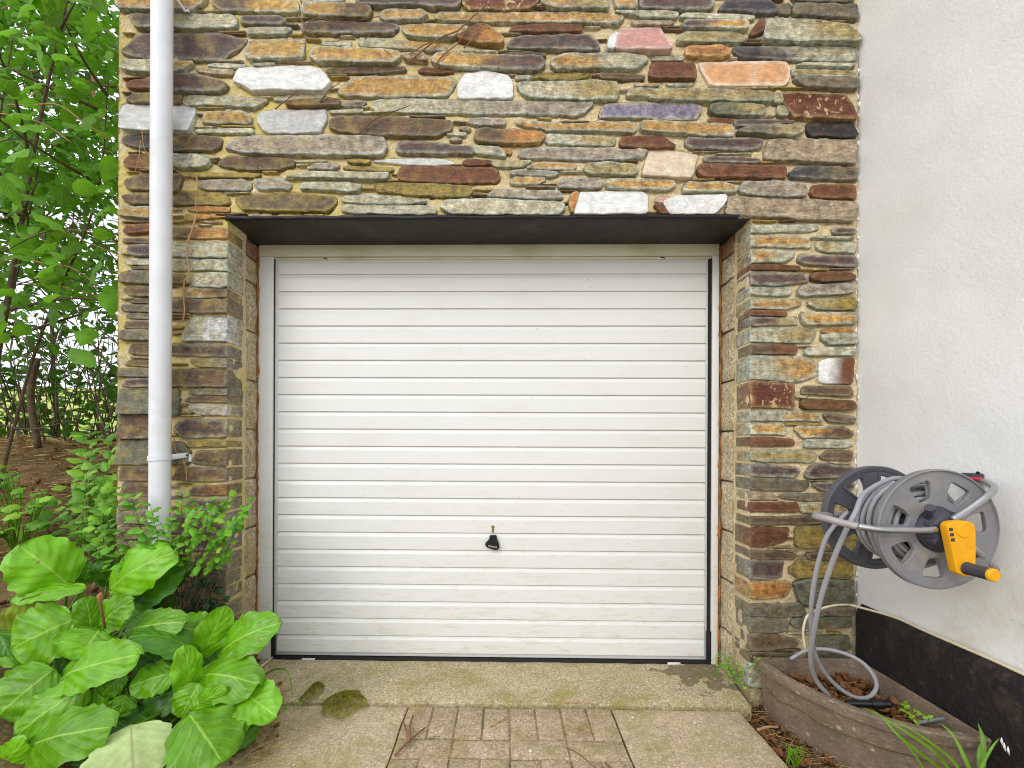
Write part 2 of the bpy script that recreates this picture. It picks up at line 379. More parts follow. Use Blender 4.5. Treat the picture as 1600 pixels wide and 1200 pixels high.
# ================================================================== SETTING
def h(x, y):
    z = -.065
    L = sstep(-.95, -1.55, x)
    z += L*.10 + sstep(-1.35, -2.1, x)*(.18 + .1*sstep(-1.2, .4, y))
    bank = sstep(.15, 1.35, y)*sstep(-1.4, -2.2, x)
    z += bank*(.74 + .07*nz(x*1.3, y*1.3))
    z -= .10*sstep(1.5, 2.3, y)*sstep(-1.4, -2.2, x)
    z += sstep(-1.5, -2.2, x)*.05*nz(x*3, y*3) + .008*nz(x*11, y*11, 3)
    if y > 2.6: z += .145*(min(y, 40)-2.6) + (.04*(y-40) if y > 40 else 0)
    if x > -1.3 and y > .3: z = -.07 + (.145*(min(y, 40)-2.6) if y > 9 else 0)
    return z
def axis(lo, a, b, hi, st, n):
    k = int((b-a)/st); mid = [a+(b-a)*i/k for i in range(k+1)]
    return [a-(a-lo)*(1-i/n)**2 for i in range(n)] + mid + [b+(hi-b)*(i/n)**2 for i in range(1, n+1)]
gx = axis(-90, -4.6, 2.0, 60, .05, 14); gy = axis(-40, -2.4, 3.6, 140, .05, 16)
g = MB(); vs_ = [(x, y, h(x, y)) for y in gy for x in gx]; nx = len(gx); fs = []; mi = []
for j in range(len(gy)-1):
    for i in range(nx-1):
        fs.append((j*nx+i, j*nx+i+1, (j+1)*nx+i+1, (j+1)*nx+i)); mi.append(1 if gy[j] > 2.9 else 0)
g.add(vs_, fs); g.mi = mi
g.build('ground', [M['soil'], M['field']], None, smooth='all', kind='structure', recenter=False)

# ---- concrete apron
def slab(name, corners, z, th, mat, n=(30, 12), parent=None, kind='structure', rough=.002, wob=.004):
    m = MB(); a, b, c, d = [V((p[0], p[1], 0)) for p in corners]; top = []
    for j in range(n[1]+1):
        for i in range(n[0]+1):
            u, v = i/n[0], j/n[1]; p = (a*(1-u)+b*u)*(1-v) + (d*(1-u)+c*u)*v
            e = min(u, 1-u, v, 1-v); dz = -.006 if e == 0 else 0
            p = p + (V((nz(p.x*9, p.y*9, 1), nz(p.x*9, p.y*9, 5), 0))*wob if e == 0 else V((0, 0, 0)))
            top.append((p.x, p.y, z + rough*nz(p.x*13, p.y*13, 2) + dz))
    W_ = n[0]+1; fs = [(j*W_+i, j*W_+i+1, (j+1)*W_+i+1, (j+1)*W_+i) for j in range(n[1]) for i in range(n[0])]
    rim = [i for i in range(W_)] + [j*W_+n[0] for j in range(1, n[1]+1)] + [n[1]*W_+i for i in range(n[0]-1, -1, -1)] + [j*W_ for j in range(n[1]-1, 0, -1)]
    b0 = len(top); bot = [(top[k][0], top[k][1], z-th) for k in rim]; q = len(rim)
    fs += [(rim[(k+1) % q], rim[k], b0+k, b0+(k+1) % q) for k in range(q)]
    m.add(top+bot, fs); return m.build(name, mat, parent, smooth=True, kind=kind)
FY = onZ(800, 1100, 0).y                       # front edge of the apron
BY = .30
slab('concrete_apron', [(-1.16, FY), (onZ(1164, 1092, 0).x, FY+.01), (1.05, -.02), (1.05, BY)][:2] + [(1.06, BY), (-1.2, BY)], 0.0, .08, M['apron'], (70, 16), rough=.003)
DZ = -.008
xl = onZ(638, 1104, DZ).x; xr = onZ(950, 1098, DZ).x; xs = onZ(1140, 1094, DZ).x; FRONT = -2.6; EY = FY-.008
slab('concrete_drive', [(-1.02, FRONT), (xl-.004, FRONT), (xl-.004, EY), (-1.02, EY)], DZ, .07, M['slab'], (20, 60), rough=.004)
slab('concrete_drive', [(xr+.006, FRONT), (xs, FRONT), (xs, EY), (xr+.006, EY)], DZ, .07, M['slab'], (20, 60), rough=.002)
pb = slab('paved_drive', [(xl, FRONT), (xr, FRONT), (xr, EY), (xl, EY)], DZ-.0045, .05, M['joint'], (12, 40), rough=.004)
bounce = slab('bounce_ground', [(-9, -16), (9, -16), (9, FRONT-.01), (-9, FRONT-.01)], -.01, .1, M['bounce'], (60, 40))  # unseen ground added behind the camera to bounce light under the lintel
def paver(x0, y0, x1, y1):
    m = MB(); gp = .0012; z = DZ+rnd(-.004, .002); a = rnd(-.006, .006); b = rnd(-.006, .006)
    P = [(x0+gp+rnd(0, .0025), y0+gp+rnd(0, .0025)), (x1-gp-rnd(0, .0025), y0+gp+rnd(0, .0025)), (x1-gp-rnd(0, .0025), y1-gp-rnd(0, .0025)), (x0+gp+rnd(0, .0025), y1-gp-rnd(0, .0025))]
    cx, cy = (x0+x1)/2, (y0+y1)/2; zz = lambda p: z + a*(p[0]-cx) + b*(p[1]-cy)
    m.add([(p[0], p[1], z-.03) for p in P] + [(p[0], p[1], zz(p)) for p in P], [(4,5,6,7),(0,1,5,4),(1,2,6,5),(2,3,7,6),(3,0,4,7)])
    m.build('paver', M['paver'], pb, smooth=True, bevel=.005, seg=2)
nW = 8; cw = (xr-xl)/nW; y = EY; row = 0
while y > -1.75:
    if row % 2 == 0:
        for i in range(nW): paver(xl+i*cw, y-2*cw, xl+(i+1)*cw, y)
        y -= 2*cw
    else:
        for i in range(nW//2): paver(xl+2*i*cw, y-cw, xl+2*(i+1)*cw, y)
        y -= cw
    row += 1

# ================================================================== STONE GARAGE
XL, XR = onY(184, 300).x, onY(1341, 400).x     # wall ends
AL, AR = onY(355, 600).x, onY(1172, 600).x     # arrises of the opening
LZ = onY(760, 342).z                           # underside of the lintel
RD = .112                                      # depth of the stone leaf
garage = thing('stone_garage', 'garage wall of mixed brown and grey slate stones around a white up-and-over door', 'garage', ((AL+AR)/2, .1, 0))
wall = MB(); MY = .004; OUTS = []
# flanks of the mortar: left end of the wall and the two reveals
def flank(X, z0, z1, y0, y1, sgn):
    ny = max(2, int((y1-y0)/.016)); nz_ = int((z1-z0)/.016); vs_ = []
    for j in range(nz_+1):
        for i in range(ny+1):
            y = y0+(y1-y0)*i/ny; z = z0+(z1-z0)*j/nz_
            vs_.append((X + (.005*nz(y*20, z*20, 2)+.006*nz(y*4, z*6, 7))*(1 if i else .3), y + (0 if i else .004*nz(z*30)), z))
    W_ = ny+1; fs = [(j*W_+i, j*W_+i+1, (j+1)*W_+i+1, (j+1)*W_+i) for j in range(nz_) for i in range(ny)]
    wall.add(vs_, fs if sgn > 0 else [q[::-1] for q in fs])
flank(XL, -.1, 3.25, MY-.002, .34, -1)
flank(AL-.003, -.1, LZ+.006, MY-.002, RD+.034, 1); flank(AR+.003, -.1, LZ+.006, MY-.002, RD+.034, -1)
wall.box((XL+.01, .02, -.1), (AL-.028, 4.5, 3.25)); wall.box((AR+.028, .02, -.1), (XR+.4, 4.5, 3.25)); wall.box((AL-.02, .36, LZ+.02), (AR+.02, 4.5, 3.25))

PAL = dict(P=(98,76,70), B=(108,84,62), R=(124,74,46), N=(186,126,64), O=(194,150,80), o=(172,152,98), Y=(158,136,64), G=(188,180,150), g=(132,122,98),
           v=(124,122,96), W=(238,238,235), w=(208,208,205), D=(72,66,74), d=(54,52,52), p=(156,142,122), L=(152,142,166), T=(172,154,126), K=(212,156,144),
           k=(214,160,112), c=(234,214,184), X=(116,60,40), x=(118,76,40), m=(120,102,76))
RIM = dict(P=(146,142,130), B=(126,114,92), R=(128,92,66), N=(182,150,100), O=(178,180,160), o=(168,170,146), Y=(140,128,78), G=(178,184,168), g=(124,120,104), v=(112,116,98),
           W=(228,228,224), w=(206,208,206), D=(112,112,110), d=(60,58,58), p=(168,168,158), L=(172,166,150), T=(160,148,126), K=(214,186,172), k=(224,206,186), c=(222,206,182),
           X=(150,120,84), x=(110,82,50), m=(150,134,72))
NST = [0]
def stone(spec, pts2, depth, edgeX=None):
    """pts2: outline in wall coordinates (x, z)."""
    c1, c2 = spec[0], spec[-1]
    # even out the outline
    P = [V((p[0], p[1])) for p in pts2]
    ar = sum(P[i].x*P[(i+1) % len(P)].y - P[(i+1) % len(P)].x*P[i].y for i in range(len(P)))
    if ar < 0: P.reverse()
    q = []
    for i in range(len(P)):                      # soften the corners
        a, b, c = P[i-1], P[i], P[(i+1) % len(P)]
        if edgeX is not None and abs(b.x-edgeX) < .012: q.append(b); continue
        r1 = min(.3, .006/max(.001, (a-b).length)); r2 = min(.3, .006/max(.001, (c-b).length))
        q += [b.lerp(a, r1), b.lerp(c, r2)]
    out = []
    for i in range(len(q)):
        a, b = q[i], q[(i+1) % len(q)]; L = (b-a).length; n = max(1, int(L/.028)); out += [a.lerp(b, k/n) for k in range(n)]
    sd_ = NST[0]*3.7; NST[0] += 1
    hgt = max(p.y for p in out)-min(p.y for p in out); wid = max(p.x for p in out)-min(p.x for p in out)
    jit = min(.0055, hgt*.10)
    for i, p in enumerate(out):
        k = .2 if (edgeX is not None and abs(p.x-edgeX) < .012) else 1
        out[i] = p + V((nz(p.x*40, p.y*40, sd_)*jit*k, nz(p.x*40, p.y*40, sd_+9)*jit))
    out0 = list(out); n = len(out)
    for i in range(n):
        t = out0[(i+1) % n]-out0[i-1]; nn = V((t.y, -t.x)).normalized(); g_ = min(.0045, .0022+hgt*.03)
        if edgeX is not None and abs(out0[i].x-edgeX) < .012: nn = V((0, nn.y))
        out[i] = out0[i]+nn*g_
    n = len(out); nor = []
    for i in range(n):
        t = out[(i+1) % n]-out[i-1]; nor.append(V((-t.y, t.x)).normalized())
    b1 = min(.003, hgt*.09); b2 = .010; b3 = .020
    proud = rnd(.004, .017) if hgt > .03 else rnd(.001, .010)
    if edgeX is not None: proud = rnd(.001, .006)
    ty, tx = rnd(.1, .7), rnd(-.012, .012); x0 = min(p.x for p in out); z0 = min(p.y for p in out)
    cx, cz = x0+wid/2, z0+hgt/2
    amp = .0045 if hgt > .04 else .002
    def yy(p, lift):
        return -proud - lift + ty*(p.y-cz)*.35 + tx*(p.x-cx) + amp*nz(p.x*22, p.y*30, sd_) + amp*.6*nz(p.x*60, p.y*60, sd_)
    rings = [[(p.x, depth if (edgeX is not None) else .035, p.y) for p in out], [(p.x, yy(p, -.0026), p.y) for p in out]]
    OUTS.append(list(out))
    bx0, bx1 = min(p.x for p in out), max(p.x for p in out); bz0, bz1 = min(p.y for p in out), max(p.y for p in out); mx_, mz_ = (bx0+bx1)/2, (bz0+bz1)/2
    for b, lf, fr_ in ((b1, -.0002, .07), (b2, .0004, .2), (b3, .0006, .34)):
        rr = []
        for i, p in enumerate(out):
            ip = V((mx_+(p.x-mx_)*(1-2*min(b/(bx1-bx0), fr_)), mz_+(p.y-mz_)*(1-2*min(b/(bz1-bz0), fr_)))); rr.append((ip.x, yy(ip, lf), ip.y))
        rings.append(rr)
    m = MB(); vs_ = [p for r in rings for p in r]; fs = []
    for k in range(4):
        for i in range(n):
            j = (i+1) % n; fs.append((k*n+i, k*n+j, (k+1)*n+j, (k+1)*n+i))
    fs.append(tuple(4*n+i for i in range(n)))
    if edgeX is not None: fs.append(tuple(range(n-1, -1, -1)))
    m.add(vs_, fs)
    DK = lambda c: V(lin(PAL[c]))*(.74 if c in 'PBRDXxmLgv' else .95)
    a, b, r = DK(c1), DK(c2), V(lin(RIM[c1]))*1.04; j = rnd(.88, 1.1); cols = []
    rv = a*.5+V(lin((142, 138, 116)))*.5
    for k in range(5):
        for i, p in enumerate(out):
            t = sstep(.25, .75, (p.x-x0)/max(.001, wid) + .25*nz(p.x*14, p.y*20, sd_+2)); core = a.lerp(b, t)
            rt = r.lerp(V(lin(RIM[c2]))*1.04, t)
            f = (.1, .0, .0, .45, 1.0)[k]; f = min(1, max(0, f + .45*nz(p.x*26, p.y*40, sd_+5)*(.5 if k < 2 else 1)))
            cc = rt.lerp(core, f)*j
            if k == 0 and edgeX is not None: cc = rv*1.02
            cols.append(cc)
    m.c = cols
    me_o = m.build('stone', M['flake'] if c1 in 'X' else M['quartz'] if c1 in 'WwcKk' else M['stone'], garage, smooth=True); me_o.data.set_sharp_from_angle(angle=RAD(27))
    bm = bmesh.new(); bm.from_mesh(me_o.data); bmesh.ops.triangulate(bm, faces=[f for f in bm.faces if len(f.verts) > 4]); bm.to_mesh(me_o.data); bm.free()
    return me_o
BLOCKS = []
def blk(off, sc, txt): BLOCKS.append((off, sc, txt))
K1 = 16/3
blk((180, 0), K1, """
O 20,-30 280,-34 770,-34 740,40 670,95 50,90 20,60
PG 120,120 500,105 860,120 960,115 1020,180 1020,240 700,250 190,240 150,180
PO 800,10 900,-40 1380,-40 1520,30 1530,110 900,95 850,60
P 1050,140 1370,135 1430,180 1380,210 1050,200
G 1110,235 1470,235 1470,270 1430,295 1120,295 1090,270
P 60,440 180,290 500,280 860,280 1100,330 1050,390 900,490 800,510 230,490 100,460
O 1100,400 1130,350 1300,335 1570,335 1580,500 1150,515 1100,480
GO 50,560 90,510 500,515 660,525 600,580 500,620 180,610 80,590
G 760,540 900,528 1100,548 1080,568 850,566
G 1150,542 1330,526 1330,548 1170,560
T 670,570 990,590 980,632 760,612 690,602
R 100,710 150,670 290,665 350,668 350,740 120,745
P 320,700 420,640 600,625 760,650 940,710 920,760 860,775 500,770 330,765
W 1000,690 1020,575 1300,560 1600,550 1700,575 1790,680 1750,775 1150,770 1040,700
B 90,840 150,785 290,780 560,790 540,860 150,860
G 580,790 950,810 1280,835 1160,905 880,880 600,875 560,840
G 1310,820 1480,785 1740,780 1730,815 1350,838
RB 1420,862 1560,838 1870,832 1880,890 1600,895 1440,890
pP 1885,850 2100,845 2050,888 1890,886
""")
blk((470, 0), K1, """
G 0,-20 370,-20 340,15 0,10
P 460,10 520,-40 1320,-40 1330,30 1290,80 1100,75 900,50 640,60 480,40
OB 30,30 400,40 570,65 595,110 560,165 200,150 30,130
O 660,130 700,95 1000,95 1060,130 1000,175 690,175
P 0,210 50,165 400,185 760,190 820,235 760,285 300,290 30,275
O 840,240 900,200 1350,200 1400,250 1280,320 1200,330 1100,320 900,310
RN 1300,335 1415,250 1460,200 1560,220 1650,290 1690,340 1670,385 1500,375
G 170,360 410,350 420,385 190,385
GO 480,350 490,310 700,325 1040,370 1200,390 1220,425 1060,425 900,405 520,385
O 80,470 100,400 500,415 820,440 830,480 780,540 500,540 140,530
T 850,460 1020,450 1060,520 880,510
OP 1090,520 1140,450 1300,455 1550,480 2000,490 2030,545 1980,600 1550,585 1200,565
B 210,580 400,560 860,560 880,590 600,610 220,605
R 980,590 1030,560 1280,595 1200,612 1000,607
O 310,780 430,650 540,635 1250,640 1300,690 1210,805 700,810 340,800
W 1310,825 1320,700 1370,615 1570,600 1730,640 1762,700 1757,825
Gp 585,890 650,830 780,822 1550,850 2440,860 2370,930 2280,960 1600,950 900,935 620,925
G 240,930 530,915 500,945 260,945
""")
blk((760, 0), K1, """
X -210,-40 440,-40 430,20 350,85 150,95 -150,85 -200,40
O -430,150 -400,100 0,108 960,116 1150,150 1075,212 700,197 0,187 -350,177
Oo 460,-40 1000,-40 1010,95 560,90 470,50
O 1060,-40 1250,-40 1245,75 1080,70
P 1280,75 1285,-40 1880,-40 1890,60 1830,100 1500,90
G 1065,95 1580,110 1590,130 1570,165 1440,155 1290,150 1200,125
T 1210,172 1560,182 1540,218 1230,208
R 190,265 240,215 560,205 800,220 790,270 500,272
P 180,410 200,340 300,290 850,285 930,360 930,445 600,430
K 1058,440 1115,240 1440,220 1540,440 1480,446
W 1000,432 1020,320 1090,268 1048,440
B 120,462 350,440 500,460 480,474 150,474
OG 530,550 620,470 1070,455 1300,480 1340,500 1250,585 950,580 580,590
R 1360,660 1370,580 1380,520 1735,518 1740,665
G 1370,503 1390,470 1650,470 1640,503
G 235,640 370,622 360,657 250,664
Y 390,625 430,610 870,605 860,630 740,670 520,670
B 930,625 1200,630 1320,645 1310,665 1150,668 950,652
Go 260,710 300,700 520,690 900,680 1080,690 1100,780 1070,840 820,840 500,830 370,825 290,780
O 1230,700 1440,698 1430,718 1240,718
G 1500,695 1730,688 1700,712 1520,712
o 1165,810 1200,740 1547,745 2350,772 2377,800 2357,860 1850,855 1365,835 1350,812
""")
blk((1050, 0), K1, """
D 390,90 450,15 800,15 850,60 870,110 690,125 640,105
g 862,100 872,40 992,32 985,125 900,115
g 1005,110 1015,40 1540,55 1560,90 1540,165 1030,130
g 990,-40 1500,-40 1510,32 1030,18
G 60,150 100,120 640,140 690,160 640,168 80,158
PO 85,220 110,170 600,175 630,210 610,260 90,235
o 40,360 100,275 550,270 625,320 570,365
Go 770,250 780,145 1120,150 1460,220 1560,350 1540,380 1030,370 760,350
R 640,310 740,160 765,180 752,270 680,310
N 110,480 120,400 450,395 480,470 420,490
DG 500,415 550,395 1300,395 1500,410 1560,480 1540,510 1000,505 560,480
k 225,525 950,510 975,560 970,660 930,720 320,715 270,630
G 1030,545 1100,525 1540,540 1480,562
o 1000,580 1560,600 1545,645 1010,632
g 1010,662 1060,648 1550,672 1545,750 1100,735 1040,700
X 890,775 1000,755 1460,780 1500,870 1525,1010 1000,985 950,900
o 840,860 850,770 888,772 910,870
o 880,965 880,885 930,882 958,982
vo 310,895 400,865 760,890 765,940 730,970 350,965 310,930
""")
blk((180, 170), K1, """
w 40,10 60,-40 650,-30 660,20 630,200 290,195 70,190
O 730,110 750,30 1050,25 1130,60 1120,130 730,120
G 660,185 740,173 1150,168 1160,205 800,203 690,203
w 1190,100 1210,40 1340,12 1750,10 1760,100 1710,195 1300,210 1230,180
D 50,250 80,220 290,220 385,222 385,330 180,325 60,280
B 400,235 490,228 750,220 890,250 880,310 820,350 490,350 400,350
p 920,330 990,260 1150,228 2220,230 2260,290 2260,340 2220,398 1950,395 1500,385 1120,375
R 70,440 130,385 290,375 385,380 385,510 100,490
G 430,400 500,385 700,390 790,420 790,470 730,500 520,500 440,460
B 850,460 920,400 1300,395 1480,430 1500,470 1350,510 1100,510 950,485
Y 620,555 700,533 1220,548 1180,573 640,573
B 70,600 200,545 300,550 385,560 385,685 130,675
B 400,600 490,540 560,560 520,690 400,690
p 700,600 1050,580 1120,610 1130,660 1100,680 760,670 690,650
p 1150,590 1370,580 1470,630 1450,670 1200,675
B 65,745 150,715 290,715 385,715 385,800 150,795
BY 400,720 490,700 880,690 940,740 950,800 490,800 400,800
m 1000,760 1030,720 1500,700 1830,740 1845,770 1780,855 1200,850 1060,840
O 40,890 50,820 290,825 385,830 385,922 100,900
N 590,830 680,813 960,823 950,857 640,850
N 570,910 600,885 920,900 930,930 620,937
""")
blk((470, 170), K1, """
B 240,160 250,90 320,70 700,75 900,85 1250,110 1260,180 1130,235 1000,235 620,230 330,200
T 1310,165 1360,140 1420,170 1390,190
T 1230,265 1280,240 1350,265 1300,278
G 1210,222 1290,205 1380,200 1370,232
p 1380,115 1440,85 1550,82 1700,98 1700,138 1440,140
BN 1445,250 1470,185 1550,158 1640,185 1760,175 2015,200 2030,240 1990,290 1700,300 1470,270
P 800,330 820,275 1000,280 1430,320 1437,380 1100,385 820,375
G 1447,375 1452,320 1550,312 1660,325 1710,400 1550,392
N 1665,322 1750,340 1755,378 1712,378
w 600,432 700,425 1000,415 1200,425 1300,460 1040,472 860,462
R 1340,450 1390,422 1590,435 1600,462 1400,472
p 50,500 130,455 300,460 330,485 260,505
Y 340,490 520,473 780,500 760,523 500,510
Y 380,432 480,420 590,436 560,462 420,455
G -120,572 0,545 100,530 600,545 740,545 720,595 600,600 250,582 0,580
R 805,580 830,500 1000,482 1550,495 1630,500 1650,560 1640,610 1350,620 850,600
G 0,660 20,620 400,620 520,650 480,690 330,695 180,680 10,675
Y 610,630 700,620 1400,640 1440,690 1400,725 1200,730 1050,725 650,690
G 345,770 360,730 700,730 1060,772 900,795 500,792
G 345,850 370,797 880,799 1110,820 1130,870 1000,882 500,872
G 1160,820 1230,772 1550,760 2180,792 2195,830 2150,892 1600,887 1260,882
""")
blk((760, 170), K1, """
L 940,70 960,0 1000,-40 1500,-55 1760,-35 1790,10 1740,95 1547,95 1200,75
O 240,115 300,100 650,130 900,125 960,100 1240,115 1250,170 1230,200 900,190 500,180 330,150
O 1285,190 1300,112 1547,120 2047,150 2047,240 1560,212
Go 500,280 510,215 900,230 1080,245 1060,300 850,302 600,292
R 1110,280 1150,225 1480,225 1580,320 1300,325 1130,310
p 270,400 290,340 500,320 1100,340 1350,345 1310,400 1200,425 900,430 500,415
c 1300,565 1330,440 1370,340 1547,345 1765,378 1700,582 1547,575
o 20,440 380,435 300,490 80,488
O 330,492 400,460 600,445 750,460 740,505 600,508 420,503
o 810,520 830,460 1000,450 1240,470 1260,520 1230,560 880,550
p 190,550 220,515 500,520 610,540 560,567 400,562
O 195,630 230,570 480,570 490,600 430,635
p 590,655 640,580 940,575 970,620 950,665 700,662
O 990,650 1010,590 1400,585 1560,600 1570,650 1500,680 1050,672
p 10,720 60,680 600,690 640,745 400,752 200,738 20,728
W 725,905 775,700 1000,690 1320,700 1340,750 1325,905
N 690,790 720,700 768,695 718,890
W 1515,880 1475,790 1560,740 1985,728 1990,760 1945,830 1890,892 1600,890
R 1400,790 1490,805 1515,900 1450,897
K 1400,772 1450,735 1535,735 1470,782
""")
blk((1050, 170), K1, """
R 300,100 330,75 510,85 505,130 320,115
P 522,90 700,85 1030,105 900,130 620,150 522,140
go 530,210 560,175 700,150 900,142 1080,142 1090,180 1030,235 700,220
d 1120,140 1140,115 1500,125 1540,200 1520,245 1140,230
P 105,290 130,250 700,260 760,280 720,325 600,345 150,335
T 770,350 810,270 950,255 1520,265 1545,330 1560,420 1500,465 770,430
P 260,420 280,395 500,395 740,430 700,455 290,445
R 210,520 230,470 940,490 930,590 600,575 230,575
Dg 970,560 1030,490 1440,490 1550,490 1545,600 1000,580
O 80,690 120,620 400,620 540,650 530,700 450,700 150,692
p 550,690 590,615 850,605 1110,640 1110,735 800,735 600,710
R 1150,710 1180,635 1530,635 1540,745 1180,740
T 440,910 470,740 1000,760 1530,790 1565,840 1500,940 1000,920
""")
blk((180, 340), 6, """
R 90,130 130,75 330,65 370,66 370,128 200,150 100,150
B 70,215 100,196 330,198 370,200 370,238 80,230
P 110,280 140,255 330,255 370,257 370,368 160,350
G 80,400 110,380 330,385 370,386 370,440 130,440
B 150,462 330,450 370,450 370,485 160,478
g 60,600 55,530 130,500 330,505 370,507 370,622 60,612
B 80,670 150,655 330,655 370,655 370,742 150,735
B 140,775 330,765 370,765 370,802 150,797
g 60,870 60,820 330,820 370,822 370,884 130,878
g 90,920 120,895 330,900 370,900 370,952 140,942
B 95,1030 110,975 330,970 370,970 370,1042 97,1038
g 65,1140 75,1065 330,1055 370,1055 370,1147 66,1145
e:BN 500,185 500,90 1030,108 1048,190 800,190
e:G 500,360 500,225 1048,235 1048,370 700,365
e:G 500,490 500,390 1048,395 1048,490
e:G 700,560 720,525 1048,520 1048,640 1000,655 710,635
B 500,610 500,530 650,540 640,620
e:OB 640,690 700,655 1048,670 1048,745 660,745
e:B 500,870 500,770 600,760 1048,765 1048,890 700,890
e:Gw 640,1100 700,940 760,910 1048,915 1048,1150 640,1155
""")
blk((180, 520), 6, """
B 130,180 140,110 330,105 370,105 370,207 150,195
B 90,295 140,255 330,255 370,255 370,317 110,302
g 30,400 60,340 330,340 370,340 370,407 32,406
P 75,500 110,430 330,425 370,425 370,503 77,503
v 35,745 45,535 330,530 370,530 370,757 36,752
B 35,980 35,765 330,765 370,765 370,987 36,985
v 20,1220 25,1010 330,1000 370,1000 370,1232 21,1228
e:P 480,200 480,110 1042,118 1042,217 800,215
e:Bg 700,255 760,242 1042,240 1042,320 770,315
e:B 480,500 480,340 1042,345 1042,500
e:g 680,552 750,528 1042,518 1042,582 700,574
e:B 650,642 690,600 1042,595 1042,652
e:p 670,690 1042,680 1042,767 780,757 700,722
e:P 550,900 600,830 700,810 1042,820 1042,972 630,982
e:Y 660,1042 700,1020 1042,1018 1042,1062 700,1067
v 480,770 480,530 590,540 600,770
v 480,1230 480,1030 620,1030 700,1120 690,1225
""")
blk((180, 690), 6, """
B 45,350 55,250 330,250 370,250 370,362 47,360
B 60,480 70,390 330,380 370,380 370,502 70,500
B 30,640 40,540 330,530 370,530 370,622 34,642
g 40,740 30,660 330,640 370,640 370,762 42,760
B 40,900 40,800 330,800 370,800 370,900
g 30,1050 30,930 330,930 370,930 370,1050
e:B 720,205 760,90 1042,80 1042,222
e:B 540,340 600,250 1042,250 1042,367 700,367
e:BR 690,482 740,420 1042,410 1042,502 720,502
e:P 660,600 700,540 1042,540 1042,642 700,632
e:P 500,850 520,690 1042,680 1042,850
e:P 500,1000 500,870 1042,870 1042,1022
""")
blk((250, 860), 6, """
e:g 330,200 340,60 630,40 630,200
e:g 300,340 330,230 630,230 630,332
e:g 200,460 230,350 630,360 630,452
e:g 150,640 160,500 500,520 630,520 630,642
e:g 150,800 160,680 630,680 630,802
e:v 150,1000 160,840 630,840 630,1000
""")
blk((1110, 340), 6, """
E:G 373,140 373,75 970,68 1020,100 960,122
P 1140,130 1160,100 1400,105 1400,147 1160,152
E:O 373,260 373,170 830,170 940,240 930,277
G 920,192 1100,182 1350,188 1300,204
oG 985,260 1010,225 1380,225 1400,325 1100,320 1010,290
E:OG 373,420 373,300 790,310 760,370 680,415
P 810,400 850,350 1380,370 1390,460 1250,465 870,430
E:R 373,480 373,435 830,458 840,492
E:P 373,605 373,520 470,510 700,525 860,520 920,590 850,610 650,635 420,622
x 920,555 980,520 1300,520 1360,560 1300,590 1100,605 970,590
E:G 373,720 373,655 740,660 760,690 720,730
p 810,720 850,650 1330,605 1330,700 1200,715 860,740
E:O 373,850 373,770 860,770 850,820 720,855
oY 900,800 940,780 1150,755 1370,755 1370,860 1000,860
E:R 373,910 373,875 700,873 720,900 700,922
O 840,900 1340,905 1360,950 1340,1000 870,1005
E:Po 373,1010 373,930 810,940 820,1000
N 1030,1067 1080,1043 1330,1048 1330,1083 1100,1083
E:Go 373,1155 373,1045 980,1045 990,1100 920,1170 500,1167
G 1025,1120 1050,1095 1370,1095 1370,1187 1100,1187
""")
blk((1110, 520), 6, """
E:BR 373,190 373,113 800,120 820,160 780,197
G 880,205 880,150 1350,140 1330,212 1000,207
E:GO 373,430 373,215 850,230 970,260 1010,330 960,410 820,460 600,440
WR 1020,440 1030,280 1100,250 1350,240 1320,470 1080,470
E:X 373,695 373,470 600,460 780,480 780,700
B 850,560 870,505 1320,505 1330,590 1200,590 870,570
x 840,680 860,620 1340,640 1360,700 1300,720 870,710
E:GO 373,822 373,740 1000,740 1040,822
Bg 1060,770 1110,760 1360,790 1360,840 1280,850 1110,830
E:O 373,950 373,850 690,850 700,945
OB 780,890 830,870 1260,890 1340,950 1300,975 870,980
E:R 373,1057 373,980 600,985 780,1010 780,1050 540,1057
G 870,1040 890,1005 1250,1010 1340,1045 1250,1075 880,1072
""")
blk((1110, 700), 6, """
E:o 373,110 373,30 600,20 970,30 1000,90 950,130 500,122
B 1030,80 1060,50 1120,25 1330,30 1330,110 1050,105
E:P 373,255 373,155 500,150 820,190 830,230 790,270 500,262
P 890,260 940,170 1020,150 1340,185 1340,260 1100,275 900,280
E:g 370,385 370,290 700,290 920,320 920,360 850,400 500,395
P 950,340 980,320 1200,325 1340,330 1300,400 1050,400
E:T 370,480 370,410 560,420 650,480
g 640,440 830,430 1100,440 1340,450 1340,490 900,490 680,470
E:R 368,590 368,515 830,515 830,592
o 845,600 850,530 1340,530 1340,602
E:B 365,715 365,655 980,640 1340,640 1340,710 900,702
E:R 365,912 365,750 740,750 700,870 500,915
Y 800,920 800,750 1060,725 1340,740 1340,930
E:B 362,1022 362,960 700,970 820,1000 780,1040 450,1040
B 890,990 1000,975 1340,980 1340,1042 920,1042
""")
blk((1110, 880), 6, """
E:P 360,140 360,-20 420,-30 690,-30 670,130 500,145
Y 730,60 820,-20 1330,-30 1330,120 810,130
E:N 360,325 360,190 600,170 760,190 770,220 700,310 470,325
v 780,175 900,150 1330,160 1330,360 840,370
E:g 360,492 360,390 870,385 890,490 650,500
g 960,480 1000,410 1330,410 1320,482
E:g 360,642 360,510 720,515 730,620 650,640
v 750,570 770,520 1310,500 1300,590 800,602
E:B 358,812 358,680 620,665 820,740 790,780 500,807
v 950,800 980,690 1310,680 1310,800
E:B 358,922 358,835 500,840 800,850 800,930
G 360,1150 360,940 430,935 900,940 900,1150
v 920,1150 920,830 1310,830 1310,1150
""")
